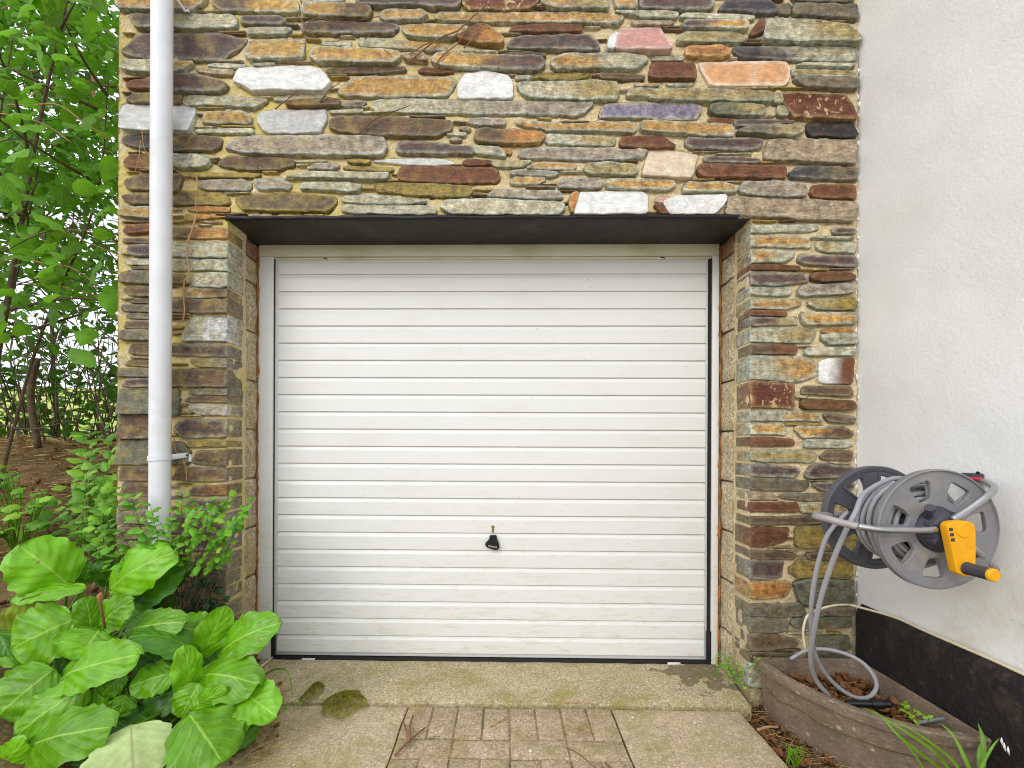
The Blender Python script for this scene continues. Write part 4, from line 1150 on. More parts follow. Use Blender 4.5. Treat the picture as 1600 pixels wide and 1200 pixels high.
# hose: coils on the drum, two slack strands and the loop lying in the planter
HR = .0071
coil = []; turns = [(.083, yB-.03), (.083, yB-.05), (.083, yB-.07), (.084, yB-.09), (.085, yB-.11), (.085, yB-.13), (.085, yB-.15), (.085, yB-.17), (.086, yB-.188), (.10, yB-.18), (.101, yB-.16), (.101, yB-.14), (.102, yB-.12), (.102, yB-.10), (.103, yB-.08), (.105, yB-.06), (.117, yB-.07), (.119, yB-.092), (.118, yB-.115), (.119, yB-.14), (.122, yB-.165), (.134, yB-.15), (.136, yB-.12)]
for i, (r, y) in enumerate(turns[:-1]):
    r2, y2 = turns[i+1]
    for k in range(26):
        t = k/26; a = 2*pi*t; wob = 1+.05*nz(i*1.7, cos(a)*1.2, sin(a)*1.2); rr = (r+(r2-r)*t)*wob; yy = y+(y2-y)*t + .007*nz(i, cos(a), sin(a)+5)
        coil.append(V((RX+rr*cos(a+pi/2), yy, RZ+rr*sin(a+pi/2))))
# over the top to the left and down
hose = coil[-14:]
leave = [at(1352, 770, 1.43), at(1337, 800, 1.40), at(1320, 833, 1.40), at(1302, 875, 1.43), at(1284, 930, 1.47), at(1272, 985, 1.52), at(1267, 1030, 1.58), at(1275, 1062, 1.63), at(1296, 1088, 1.65)]
start = [V((RX, yB-.13, RZ+.136)), at(1372, 752, 1.45)]
m = MB(); m.tube(coil, HR, 8); hose_root = m.build('garden_hose', M['hose'], None, smooth='all')
tag(hose_root, 'grey garden hose wound on the reel with a slack loop hanging into the planter', 'hose')
m = MB(); m.tube(smooth_path([coil[-1], at(1395, 748, 1.44)] + leave[:], 8), HR*1.06, 10); m.build('strand', M['hose'], hose_root, smooth='all')
sb = [V((RX-.115, yB-.03, RZ+.02)), at(1300, 826, 1.53), at(1288, 848, 1.52), at(1275, 895, 1.53), at(1268, 945, 1.55), at(1268, 985, 1.58), at(1273, 1020, 1.62), at(1288, 1050, 1.65), at(1310, 1074, 1.66), at(1335, 1089, 1.655), at(1356, 1090, 1.65), at(1368, 1078, 1.66), at(1368, 1062, 1.69), at(1354, 1041, 1.73), at(1332, 1026, 1.77), at(1305, 1017, 1.80), at(1280, 1014, 1.83), at(1256, 1018, 1.86), at(1235, 1030, 1.87)]
m = MB(); m.tube(smooth_path(sb, 8), HR*1.02, 10); m.build('strand', M['hose'], hose_root, smooth='all')

# ================================================================== CORNER PLANTER
RZT = .174
A_ = V((HX-.042, -.055)); Bx = A_.x-.418; Cy = A_.y-.522
def pl_outline(k, grow=0):
    a, b = (A_.x-Bx)*k+grow, (A_.y-Cy)*k+grow; L = []; n = 34; cx, cy_ = A_.x+min(0, grow), A_.y+min(0, grow)
    for i in range(n+1):
        t = pi/2*i/n; e = 1.0; L.append(V((cx-a*cos(t)**e, cy_-b*sin(t)**e)))
    L.append(V((cx, cy_-b*.6))); L.append(V((cx, cy_-b*.25))); L += [V((cx-.004, cy_-.02)), V((cx-.02, cy_-.004))]; L.append(V((cx-a*.3, cy_))); L.append(V((cx-a*.7, cy_)))
    return L
zb = -.10; m = MB(); rows = []
for k, gr_, z in ((.90, 0, zb), (.93, 0, .02), (.955, 0, RZT-.038), (.955, .018, RZT-.036), (.965, .020, RZT-.006), (.965, .016, RZT+.001), (.955, -.006, RZT+.002), (.945, -.010, RZT-.006), (.92, -.010, .03)): rows.append((pl_outline(k, gr_), z))
q = len(rows[0][0]); vs_ = [(p.x+.002*nz(p.x*9, p.y*9, z*9), p.y, z) for L, z in rows for p in L]; fs = []
for j in range(len(rows)-1):
    for i in range(q): fs.append((j*q+i, j*q+(i+1) % q, (j+1)*q+(i+1) % q, (j+1)*q+i))
m.add(vs_, fs); pl = m.build('corner_planter', M['planter'], None, smooth=True)
tag(pl, 'weathered brown plastic corner planter full of dead leaves below the hose reel', 'planter')
L = pl_outline(.945, -.008); m = MB(); c = V((sum(p.x for p in L)/len(L), sum(p.y for p in L)/len(L))); vs_ = []; R_ = 7
for k in range(R_): 
    for p in L: t = 1-k/R_; s = c.lerp(p, t); vs_.append((s.x, s.y, .066+.02*nz(s.x*9, s.y*9)+(.022*(1-t))))
vs_.append((c.x, c.y, .09)); q = len(L)
m.add(vs_, [(j*q+i, j*q+(i+1) % q, (j+1)*q+(i+1) % q, (j+1)*q+i) for j in range(R_-1) for i in range(q)] + [((R_-1)*q+i, (R_-1)*q+(i+1) % q, len(vs_)-1) for i in range(q)])
m.build('compost', M['soil'], pl, smooth='all')
def in_pl(x, y, k=.93):
    a, b = (A_.x-x)/((A_.x-Bx)*k), (A_.y-y)/((A_.y-Cy)*k); return a > .06 and b > .06 and a**2+b**2 < .88
def litter(name, n, place, size, mat, label=None, parent=None):      # small curled dead leaves
    m = MB()
    for _ in range(n):
        p = place()
        if p is None: continue
        s = size*rnd(.5, 1.3); a = rnd(0, 2*pi); cu = rnd(.2, .9)*s; tl = rnd(-.5, .5)
        R_ = Matrix.Rotation(a, 3, 'Z') @ Matrix.Rotation(tl, 3, 'X') @ Matrix.Rotation(rnd(-.5, .5), 3, 'Y')
        g_ = []
        for i in range(5):
            u = i/4; wd = s*.42*sin(pi*min(.98, max(.03, u)))**.7
            for v in (-1, 0, 1): g_.append(p + R_ @ V((s*(u-.5), wd*v, cu*(abs(v)*.6+.25*(u-.5)**2*4) + .1*s*nz(i+s*90, v))))
        m.add(g_, [(i*3+j, i*3+j+1, (i+1)*3+j+1, (i+1)*3+j) for i in range(4) for j in range(2)])
    return m.build(name, mat, parent, smooth='all', kind='stuff')
def blades(name, n, place, ln, wd, mat, parent=None, flat=.25, kind='stuff', curl=.5):
    m = MB()
    for _ in range(n):
        p = place()
        if p is None: continue
        l = ln*rnd(.4, 1.4); a = rnd(0, 2*pi); d = V((cos(a), sin(a), rnd(-.1, 1)*flat)).normalized(); s = V((-sin(a), cos(a), rnd(-.3, .3)))*wd*rnd(.5, 1.3)
        bnd = V((rnd(-1, 1), rnd(-1, 1), rnd(-.4, .3)))*l*curl*.5; vs_ = []
        for i in range(4):
            t = i/3; q = p+d*l*t+bnd*t*t; w_ = s*(1-.8*t); vs_ += [q-w_*.5, q+w_*.5+V((0, 0, wd*.4))]
        m.add(vs_, [(0, 1, 3, 2), (2, 3, 5, 4), (4, 5, 7, 6)])
    return m.build(name, mat, parent, smooth='all', kind=kind)
def pp():
    for _ in range(30):
        x, y = rnd(Bx, A_.x), rnd(Cy, A_.y)
        if in_pl(x, y, .9): return V((x, y, .088+rnd(0, .02)))
litter('leaf_litter', 230, pp, .042, M['litter'], parent=pl)
blades('dry_stems', 170, pp, .09, .0022, M['dry'], parent=pl, flat=.35)
# fittings lying in the planter
m = MB(); a, b = at(1322, 1099, 1.60), at(1380, 1100, 1.57); m.tube([a, a.lerp(b, .7)], .012, 12); m.tube([a.lerp(b, .68), b], .0165, 14); m.tube([b, b+(b-a).normalized()*.02], .012, 12)
tag(m.build('hose_connector', M['blackplastic'], None, smooth=True), 'black hose connector lying on dead leaves in the planter', 'hose fitting')
m = MB(); a, b = at(1428, 1131, 1.49), at(1474, 1123, 1.49); m.tube([a, b], .0085, 14, cap=False); m.tube([a, b], .0065, 14, cap=False)
tag(m.build('metal_tube', M['steel'], None, smooth=True), 'short silver metal tube end sticking out of the planter litter', 'tube')
# ================================================================== LEAVES AND PLANTS
def leaf_grid(B, T, wd, n0, arch=.08, cup=.12, nu=16, nv=8, shape=(.75, .62), wave=.02, seed=0, fold=0, tipdrop=.0, vq=.12):
    """blade from B to T; n0 = direction its upper face looks"""
    ax = T-B; L = ax.length; ax = ax.normalized(); s = n0.cross(ax).normalized(); n = ax.cross(s).normalized()
    m = MB(); uv = []
    for i in range(nu+1):
        u = i/nu; prof = max(.0, sin(pi*u**shape[0]))**shape[1] if 0 < u < 1 else 0
        if u > .82: prof = max(prof, .0)
        for j in range(nv+1):
            v = j/nv*2-1; hw = wd*.5*prof*(1 + .05*sin(u*38+seed)*abs(v)**3 + .07*nz(u*4, v*2, seed))
            z = L*arch*sin(pi*u) - L*tipdrop*u*u + wd*cup*(abs(v)**1.6)*prof - wd*fold*abs(v)*prof*-1
            z += wave*wd*(nz(u*5, v*3, seed*1.3)*1.6 + .8*sin((u*1.0-abs(v)*.35)*38)*min(1, abs(v)*2.5)*(1-abs(v)*.3)*vq*.5)
            z += wave*1.8*wd*abs(v)**3*sin(u*15+seed*2+v*2)
            m.v.append(tuple(B + ax*(L*u) + s*(hw*v) + n*z)); uv.append((u, j/nv))
    W_ = nv+1; m.f = [(i*W_+j, i*W_+j+1, (i+1)*W_+j+1, (i+1)*W_+j) for i in range(nu) for j in range(nv)]; m.mi = [0]*len(m.f); m.uv = uv
    return m
UP = V((0, 0, 1))
berg = thing('elephant_ear_plant', 'large leafy plant with broad glossy bright green leaves at the foot of the drainpipe', 'plant', (-1.18, -.32, -.02))
Z0 = 2.857
def bz(x, y, d): return at(x/Z0, 780+y/Z0, d)
# base x,y  tip x,y  width  d(base) d(tip)  kind  extra roll
BL = [
 (315,388, 85,205, 215,1.72,1.62,'b',0), (490,410, 742,232, 165,1.74,1.68,'b',-10), (555,480, 822,285, 160,1.80,1.76,'d',0), (470,390, 525,245, 110,1.80,1.78,'d',0),
 (385,395, 40,445, 70,1.68,1.60,'b',35), (20,610, 235,440, 130,1.66,1.62,'o',10), (335,535, 35,670, 215,1.62,1.52,'b',0), (405,585, 385,435, 85,1.60,1.59,'b',25),
 (435,572, 572,450, 120,1.62,1.60,'b',-15), (445,582, 345,722, 215,1.60,1.52,'b',0), (548,592, 812,540, 125,1.66,1.62,'b',0), (885,680, 570,600, 120,1.62,1.58,'d',30),
 (770,765, 605,670, 130,1.64,1.60,'d',0), (265,810, 612,690, 165,1.56,1.48,'b',0), (245,755, -15,965, 200,1.54,1.44,'b',0), (392,822, 52,1060, 150,1.52,1.42,'b',8),
 (435,795, 420,975, 85,1.56,1.53,'b',25), (562,778, 445,880, 80,1.55,1.52,'b',0), (108,1115, 478,1010, 205,1.44,1.34,'b',0), (585,1008, 600,1270, 262,1.40,1.30,'p',0),
 (5,1215, 100,1085, 105,1.42,1.38,'b',0), (782,772, 570,835, 120,1.56,1.52,'b',0), (795,795, 755,685, 100,1.60,1.60,'d',0), (835,872, 825,655, 105,1.56,1.55,'b',20),
 (885,835, 610,912, 140,1.60,1.56,'d',0), (892,822, 805,978, 110,1.55,1.51,'b',15), (895,712, 1003,478, 110,1.66,1.68,'b',25), (978,690, 1245,545, 150,1.70,1.66,'b',-6),
 (880,790, 1142,812, 175,1.62,1.54,'b',0), (1060,850, 1232,965, 150,1.58,1.51,'b',0), (838,955, 995,1172, 240,1.45,1.37,'b',0), (895,895, 1078,1060, 185,1.54,1.48,'b',0),
 (1045,955, 1092,1115, 130,1.56,1.52,'d',0), (878,915, 1003,846, 60,1.53,1.51,'b',30), (565,870, 528,975, 85,1.54,1.51,'b',0), (515,1005, 692,985, 90,1.56,1.53,'d',0),
 (500,975, 468,1160, 140,1.52,1.46,'d',0), (722,1035, 700,1230, 175,1.48,1.42,'d',0), (455,1125, 322,1225, 130,1.47,1.43,'d',0), (768,1055, 855,1195, 120,1.47,1.43,'d',0),
 (-10,590, 45,700, 80,1.62,1.58,'d',0), (155,742, -10,700, 60,1.60,1.56,'b',25), (55,1010, -5,1070, 60,1.50,1.48,'b',0), (375,375, 405,280, 95,1.78,1.77,'d',0), (690,500, 780,440, 90,1.83,1.82,'d',0),
 (640,620, 700,730, 150,1.70,1.68,'d',0), (330,760, 420,860, 150,1.66,1.63,'d',0), (200,880, 330,960, 160,1.60,1.56,'d',0), (640,900, 760,1010, 170,1.62,1.58,'d',0), (130,720, 250,780, 120,1.66,1.63,'d',0),
 (540,1080, 640,1160, 150,1.56,1.52,'d',0), (250,1120, 330,1230, 150,1.50,1.46,'d',0), (940,640, 1010,760, 120,1.74,1.72,'d',0), (560,560, 700,640, 140,1.74,1.72,'d',0), (900,1100, 1000,1190, 120,1.56,1.52,'d',0),
]
for _ in range(34):                          # lower leaves filling the heart of the clump
    x, y = rnd(-20, 1120), rnd(420, 1200)
    if y < 560 and not 380 < x < 800: continue
    if x > 760 and y < 700: continue
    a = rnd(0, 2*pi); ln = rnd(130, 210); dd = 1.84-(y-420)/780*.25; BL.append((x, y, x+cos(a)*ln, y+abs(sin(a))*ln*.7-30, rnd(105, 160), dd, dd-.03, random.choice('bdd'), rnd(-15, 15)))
roots = [at(385/Z0, 780+600/Z0, 1.72), at(850/Z0, 780+860/Z0, 1.66), at(480/Z0, 780+1000/Z0, 1.62), at(90/Z0, 780+900/Z0, 1.62)]
roots = [V((p.x, p.y, h(p.x, p.y)-.01)) for p in roots]
for i, (bx, by, tx, ty, wd, d1, d2, kd, roll) in enumerate(BL):
    B, T = bz(bx, by, d1), bz(tx, ty, d2); W0 = wd/Z0*((d1+d2)/2)/FPX
    view = (CAM-(B+T)/2).normalized(); n0 = (view*1.0+UP*.25).normalized()
    n0 = Matrix.Rotation(RAD(roll+rnd(-6, 6)), 3, (T-B).normalized()) @ n0
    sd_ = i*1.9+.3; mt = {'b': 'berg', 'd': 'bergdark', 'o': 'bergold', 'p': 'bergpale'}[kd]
    m = leaf_grid(B, T, W0*1.27/cos(RAD(abs(roll)*.8)), n0, arch=rnd(.04, .13), cup=rnd(-.14, .06) if kd != 'p' else -.06, nu=26, nv=14, shape=(1.0, .40), wave=.032 if kd != 'p' else .012, seed=sd_, tipdrop=rnd(0, .12))
    m.build('leaf', M[mt], berg, smooth='all')
    r = min(roots, key=lambda q: (q-B).length); mid = B.lerp(r, .5)+V((0, .02, .03)) + (B-T).normalized()*.03
    s = MB(); s.tube(smooth_path([B+(T-B)*.05+V((0, .003, -.003)), mid, r], 5), [.0045+.0025*k/10 for k in range(11)], 7); s.build('stalk', M['strap'], berg, smooth='all')
bp = bz(447, 432, 1.56); m = MB(); m.tube([bp+V((0, .02, -.12)), bp-V((0, 0, .02)), bp, bp+V((.003, 0, .012))], [.004, .005, .011, .004], 9); m.build('flower_bud', M['bud'], berg, smooth='all')

# small leaf blades shared by many copies
def leaf_mesh(name, mat, ln, wd, nu=5, nv=4, shape=(.8, .8), arch=.06, cup=-.15, seed=0, wave=.03):
    m = leaf_grid(V((0, 0, 0)), V((0, ln, 0)), wd, V((0, 0, 1)), arch, cup, nu, nv, shape, wave, seed, tipdrop=.1)
    me = bpy.data.meshes.new(name); me.from_pydata(m.v, [], m.f); me.materials.append(mat); ul = me.uv_layers.new(name='UVMap')
    for l in me.loops: ul.data[l.index].uv = m.uv[l.vertex_index]
    me.polygons.foreach_set('use_smooth', [True]*len(me.polygons)); me.update(); return me
def orient(d, n):          # matrix taking +Y to d, +Z towards n
    y = d.normalized(); x = y.cross(n).normalized(); z = x.cross(y); return Matrix((x, y, z)).transposed()
def leaf_obj(me, p, R_, s, parent):
    o = bpy.data.objects.new('leaf', me); COL.objects.link(o); o.parent = parent
    o.matrix_local = Matrix.Translation(p-wloc(parent)) @ (R_*s).to_4x4(); return o
class Crown:
    def __init__(s): s.m = MB(); s.uv = []
    def add(s, me, p, R_, sc):
        s.m.add([p+R_ @ (v.co*sc) for v in me.vertices], [tuple(q.vertices) for q in me.polygons])
        u = {}
        for l in me.loops: u[l.vertex_index] = tuple(me.uv_layers[0].data[l.index].uv)
        s.uv += [u[i] for i in range(len(me.vertices))]
    def build(s, name, mat, parent):
        s.m.uv = s.uv; return s.m.build(name, mat, parent, smooth='all', kind='stuff')

def spray(root, pts, r, mat, meshes, step, size, spread, lim=1e9, droop=.25):
    """a twig with leaves set alternately along it"""
    path = smooth_path(pts, 8); m = MB(); n = len(path); m.tube(path, [r*(1-.7*i/n) for i in range(n)], 5); m.build('twig', mat, root, smooth='all')
    acc = step; side = 1; cnt = 0
    for i in range(n-1, 0, -1):
        acc += (path[i]-path[i-1]).length
        if acc > step and cnt < lim:
            acc = 0; side = -side; t = (path[i]-path[i-1]).normalized(); o = t.cross(V((0, -.6, 1))).normalized()*side
            d = (t*.5+o+V((rnd(-1, 1), rnd(-1, 1), rnd(-1, .6)))*spread).normalized(); nn = V((rnd(-.5, .5), -.6+rnd(-.5, .5), .8))
            leaf_obj(random.choice(meshes), path[i], orient(d, nn), size*rnd(.7, 1.25), root); cnt += 1
    return path

SL = [leaf_mesh('small_leaf', M['small'], 1, .56, seed=k) for k in range(3)]; YL = [leaf_mesh('young_leaf', M['young'], 1, .56, seed=k+5) for k in range(2)]
# --- shrub leaning over the drainpipe
sh = thing('small_leaved_shrub', 'small-leaved green shrub spreading across the drainpipe and left pier', 'shrub', (at(250, 860, 1.84).x, -.13, .1))
base = V((at(262, 905, 1.86).x, -.11, .12)); ends = [
 (388, 785, 1.80), (383, 800, 1.76), (372, 812, 1.74), (345, 790, 1.82), (365, 775, 1.84), (330, 782, 1.80), (300, 790, 1.80), (340, 838, 1.72), (320, 868, 1.72), (345, 865, 1.72), (360, 850, 1.74), (300, 850, 1.74), (295, 812, 1.72), (265, 800, 1.74),
 (235, 790, 1.74), (205, 775, 1.76), (190, 762, 1.76), (215, 810, 1.72), (190, 830, 1.72), (160, 800, 1.74), (140, 850, 1.74), (180, 855, 1.72), (230, 845, 1.72), (130, 815, 1.78), (270, 830, 1.70), (318, 820, 1.70), (285, 770, 1.80), (355, 825, 1.70), (250, 815, 1.7), (225, 830, 1.70), (335, 805, 1.74), (310, 800, 1.72), (280, 845, 1.74), (150, 825, 1.72)]
for i, (x, y, d) in enumerate(ends):
    e = at(x, y, d); mid = base.lerp(e, .55)+V((rnd(-.04, .04), rnd(-.03, .03), rnd(.02, .07)))
    st = base.lerp(mid, rnd(.45, .9)) if i % 8 else base
    spray(sh, [st, mid, mid.lerp(e, .55)+V((0, 0, .015)), e], .0017, M['stemdark'], SL if i % 3 else YL+SL, .0125, .042, .55, 9)
# --- shrub behind the corner of the garage
sh2 = thing('corner_shrub', 'loose light green shrub growing at the left corner of the garage below the trees', 'shrub', (-1.95, .35, .35))
for i in range(34):
    x, y, d = rnd(92, 186), rnd(655, 830), rnd(2.1, 2.7)
    if x+ (y-655)*.25 < 120: continue
    e = at(x, y, d); b0 = V((at(170, 800, 2.3).x+rnd(-.1, .1), .33+rnd(-.1, .1), .4)); e.x = min(e.x, XL-.03) if e.y > -.03 else e.x
    spray(sh2, [b0, b0.lerp(e, .5)+V((0, 0, .05)), e], .0017, M['stemdark'], SL+YL, .022, .07, .5, 10)
# --- nettle-like clump at far left
nt_ = thing('leafy_clump', 'clump of round green leaves at the left edge below the grass heap', 'plant', (at(25, 850, 2.35).x, .4, .3))
RLm = [leaf_mesh('round_leaf', M['small'], 1, .85, 7, 6, (.8, .55), .05, -.1, k, .05) for k in range(2)] + [leaf_mesh('round_leaf', M['young'], 1, .85, 7, 6, (.8, .55), .05, -.1, 4, .05)]
c0 = at(20, 838, 2.4); c0.z = h(c0.x, c0.y)
for i in range(46):
    x, y = rnd(-15, 72), rnd(728, 838)
    if y < 728+max(0, x-20)*.9: y += 40
    d = rnd(2.05, 2.5); p = at(x, y, d); dr = (p-c0); dr = V((dr.x+rnd(-.3, .3), dr.y-.15+rnd(-.3, .1), rnd(-.25, .12))).normalized()
    leaf_obj(random.choice(RLm), p, orient(dr, V((rnd(-.3, .3), -.35, 1))), rnd(.06, .105), nt_)
    m = MB(); m.tube(smooth_path([p, p.lerp(c0, .5)+V((0, .02, .02)), c0], 3), .0022, 5); m.build('stem', M['strap'], nt_)
# --- ivy on the pier
iv = thing('ivy', 'dark ivy creeping up the lower stones of the left pier', 'ivy', (at(320, 940, 1.95).x, -.03, .2))
IV = [leaf_mesh('ivy_leaf', M['ivy'], 1, .95, 6, 6, (.55, .8), .03, -.08, k, .06) for k in range(3)]
for pts in (((300, 1010), (305, 960), (300, 915), (288, 880)), ((300, 1005), (330, 960), (325, 920), (335, 890)), ((310, 1000), (345, 950), (350, 905)), ((290, 990), (285, 940), (295, 900), (310, 878)), ((360, 1010), (345, 985), (335, 965))):
    P_ = [at(a, b, 1.955) for a, b in pts]; path = smooth_path(P_, 8); m = MB(); m.tube(path, .002, 5); m.build('stem', M['vine'], iv)
    for k in range(16):
        p = random.choice(path)+V((rnd(-.05, .05), rnd(-.03, .0), rnd(-.04, .04))); leaf_obj(random.choice(IV), p, orient(V((rnd(-1, 1), -.3, rnd(-1, .5))), V((rnd(-.4, .4), -1, .4))), rnd(.022, .045), iv)
for k in range(70):
    p = at(rnd(262, 372), rnd(955, 1075), rnd(1.86, 1.95)); leaf_obj(random.choice(IV), p, orient(V((rnd(-1, 1), -.5, rnd(-1, .3))), V((rnd(-.4, .4), -1, .6))), rnd(.025, .05), iv)

# ================================================================== TREES at the left
TL = [leaf_mesh('tree_leaf', M['tree'], 1, .62, 7, 4, (.72, .8), .05, -.14, k, .05) for k in range(3)]
TD = [leaf_mesh('tree_leaf', M['tree2'], 1, .58, 4, 2, (.72, .8), .05, -.14, k+7, .05) for k in range(2)]
def tree(label, base, tops, r0, nbig, nfill, region, dr, size, fsize, group=None):
    t = thing('tree', label, 'tree', base, group); B = V(base)
    tips = []
    for i, tp in enumerate(tops):
        T = V(tp); mid = B.lerp(T, .45)+V((rnd(-.15, .15), rnd(-.15, .15), 0)); path = smooth_path([B+V((rnd(-.05, .05), rnd(-.05, .05), -.05)), mid, B.lerp(T, .75)+V((rnd(-.12, .12), rnd(-.1, .1), 0)), T], 7)
        m = MB(); n = len(path); m.tube(path, [r0*(1-.75*k/n)*(1 if i == 0 else .6) for k in range(n)], 8); m.build('trunk' if i == 0 else 'limb', M['bark'], t, smooth='all')
        for k in range(5):
            p = path[int(n*rnd(.3, .95))]; d = V((rnd(-1, 1), rnd(-1, .5), rnd(-.35, .5))).normalized()*rnd(.4, 1.0); q = MB(); pa = smooth_path([p, p+d*.5+V((0, 0, rnd(-.05, .08))), p+d], 5)
            q.tube(pa, [.009*(1-.08*j) for j in range(len(pa))], 5); q.build('branch', M['bark'], t, smooth='all'); tips.append(pa)
    def ok(p): return not (p.x > XL-.02 and p.y > -.25) and p.z > .2
    for k in range(nbig):
        x, y = region(); p = at(x, y, rnd(*dr[0]))
        if not ok(p): continue
        d = V((rnd(-1, 1), rnd(-.9, .5), rnd(-.9, .15))); leaf_obj(random.choice(TL), p, orient(d, V((rnd(-.6, .6), rnd(-.9, .3), 1))), size*rnd(.65, 1.25), t)
    c = Crown()
    for k in range(nfill):
        x, y = region(); p = at(x, y, rnd(*dr[1]))
        if not ok(p) or nz(p.x*2.6, p.y*2.6, p.z*2.6) < -.10: continue
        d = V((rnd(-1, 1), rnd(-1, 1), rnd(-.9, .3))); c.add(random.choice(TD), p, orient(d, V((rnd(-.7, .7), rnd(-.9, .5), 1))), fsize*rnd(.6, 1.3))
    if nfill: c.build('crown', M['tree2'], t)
    return t
def reg1():
    while True:
        x, y = rnd(-60, 196), rnd(-90, 560)
        if y < 430 or random.random() < max(.12, 1-(y-430)/90): return x, y
def reg2():
    while True:
        x, y = rnd(-70, 200), rnd(-80, 690)
        if y < 440 or y > 575 or random.random() < .6: return x, y
g0 = lambda x, y: (x, y, h(x, y)-.05)
tree('nearest tree with large ribbed leaves overhanging the left edge of the garage', g0(-2.9, .45), [at(120, -60, 2.3), at(20, 60, 2.2), at(170, 120, 2.35), at(60, 260, 2.2), at(-40, 350, 2.2)], .016, 290, 3000, reg1, ((1.75, 2.6), (2.2, 3.1)), .118, .066)
tree('slender dark-trunked tree rising out of the grass heap', g0(-3.95, 2.0), [at(30, 100, 4.2), at(95, 200, 4.0), at(160, 330, 4.1), at(10, 420, 4.0)], .014, 0, 7200, reg2, ((3, 4), (3.2, 4.9)), .12, .085)
def reg3(): return rnd(-60, 220), rnd(555, 690) + rnd(-60, 0)*(random.random() < .3)
tree('thin bushy tree of the hedge farthest behind the grass heap', g0(-4.6, 4.0), [at(120, 470, 5.9), at(170, 520, 5.6), at(40, 500, 5.8), at(80, 560, 5.8)], .025, 0, 900, reg3, ((3, 4), (4.8, 6.6)), .1, .09)
arch = thing('arching_shrub', 'pale arching bramble stems crossing the foliage at the left edge', 'shrub', g0(-3.1, .9))
for k in range(30):
    x, y = rnd(-40, 40), rnd(-30, 470); d = rnd(2.1, 2.9); sl = rnd(-.25, .45); L_ = rnd(90, 210); P_ = []
    for j in range(5):
        t = j/4; P_.append(at(min(184, x+L_*t), y+sl*L_*t-30*sin(pi*t)*rnd(.5, 1), d))
    P_ = [q for q in P_ if q.x < XL-.03]
    if len(P_) > 2:
        m = MB(); m.tube(smooth_path(P_, 5), rnd(.0018, .0034), 5); m.build('stem', M['palevine'] if k % 2 else M['bark'], arch, smooth='all')
# bare stems seen against the sky
def stemline(pts, d, r, mat, label):
    m = MB(); m.tube(smooth_path([at(x, y, d) for x, y in pts], 6), r, 6); tag(m.build('branch', mat, None, smooth='all'), label, 'branch')
br = thing('bare_shrub', 'leafless thorny stems tangled across the gap under the trees', 'shrub', g0(-3.6, 1.5))
for k in range(46):
    x, y = rnd(-10, 185), rnd(700, 730); p = [at(x, y, 3.6+rnd(-.5, .6))]; a = rnd(-60, 60)
    for j in range(4):
        x += a*.45+rnd(-12, 12); y -= rnd(30, 75); p.append(at(min(x, 196), y, 3.5+rnd(-.4, .5)))
    if all(q.x < XL-.05 for q in p):
        m = MB(); m.tube(smooth_path(p, 5), [.008*(1-.035*i)*rnd(.5, 1) for i in range(21)], 5); m.build('stem', M['bark'], br, smooth='all')
for pts, r in ((((140, -10), (145, 80), (147, 150), (160, 190)), .011), (((58, 560), (48, 620), (60, 700)), .02), (((10, 60), (60, 75), (150, 130), (190, 135)), .006), (((0, 290), (80, 300), (185, 380)), .005)):
    P_ = [at(a, b, 3.0) for a, b in pts]; m = MB(); m.tube(smooth_path(P_, 6), r, 6); m.build('stem', M['palevine'] if r == .011 else M['bark'], br, smooth='all')

# ================================================================== DRY VINES on the wall
def vine(label, strands, mat):
    t = None
    for k, (pts, r) in enumerate(strands):
        P_ = [onY(a, b, -.021-.004*(i % 2)) for i, (a, b) in enumerate(pts)]; path = smooth_path(P_, 5); path = [p+V((.003*nz(p.z*60, k), 0, .003*nz(p.x*60, k))) for p in path]; n = len(path)
        m = MB(); m.tube(path, [r*(1-.5*i/n) for i in range(n)], 5)
        if t is None: t = tag(m.build('dead_vine', mat, None, smooth='all'), label, 'vine')
        else: m.build('shoot', mat, t, smooth='all')
vine('pale dead vine stem climbing the left pier right beside the drainpipe', [
 (((307, 335), (300, 360), (294, 378), (292, 400), (295, 425), (288, 440), (287, 462), (288, 490), (284, 502), (272, 514)), .0042), (((293, 425), (302, 420), (309, 415)), .0025), (((288, 455), (298, 446), (315, 434)), .0025), (((306, 275), (310, 290), (306, 310), (307, 335)), .003), (((272, 685), (275, 705), (288, 722), (292, 755)), .003)], M['palevine'])
vine('brown dead vine fanned over the stones above the left of the lintel', [
 (((640, 97), (665, 75), (690, 58), (715, 48), (735, 30), (762, 6)), .0038), (((680, 107), (690, 88), (715, 68), (733, 42)), .003), (((725, 75), (740, 60), (755, 38), (764, 45)), .003), (((640, 85), (668, 68), (705, 60), (725, 36)), .0025), (((470, 30), (482, 45), (497, 65)), .003), (((472, 55), (490, 30), (540, 35), (592, 25)), .0025),
 (((560, 210), (580, 190), (605, 178), (640, 165)), .0034), (((570, 62), (583, 50)), .002), (((600, 78), (612, 86)), .002)], M['vine'])
vine('short forked dead vine twig on the wall between the two pale stones', [(((430, 170), (445, 158), (465, 142)), .003), (((500, 160), (515, 140), (545, 120)), .0025), (((505, 150), (530, 155), (575, 155)), .002)], M['vine'])
vine('tiny dead vine hanging in loops left of the drainpipe', [(((222, 205), (224, 225), (229, 240)), .002), (((220, 220), (217, 245), (211, 270)), .002)], M['palevine'])

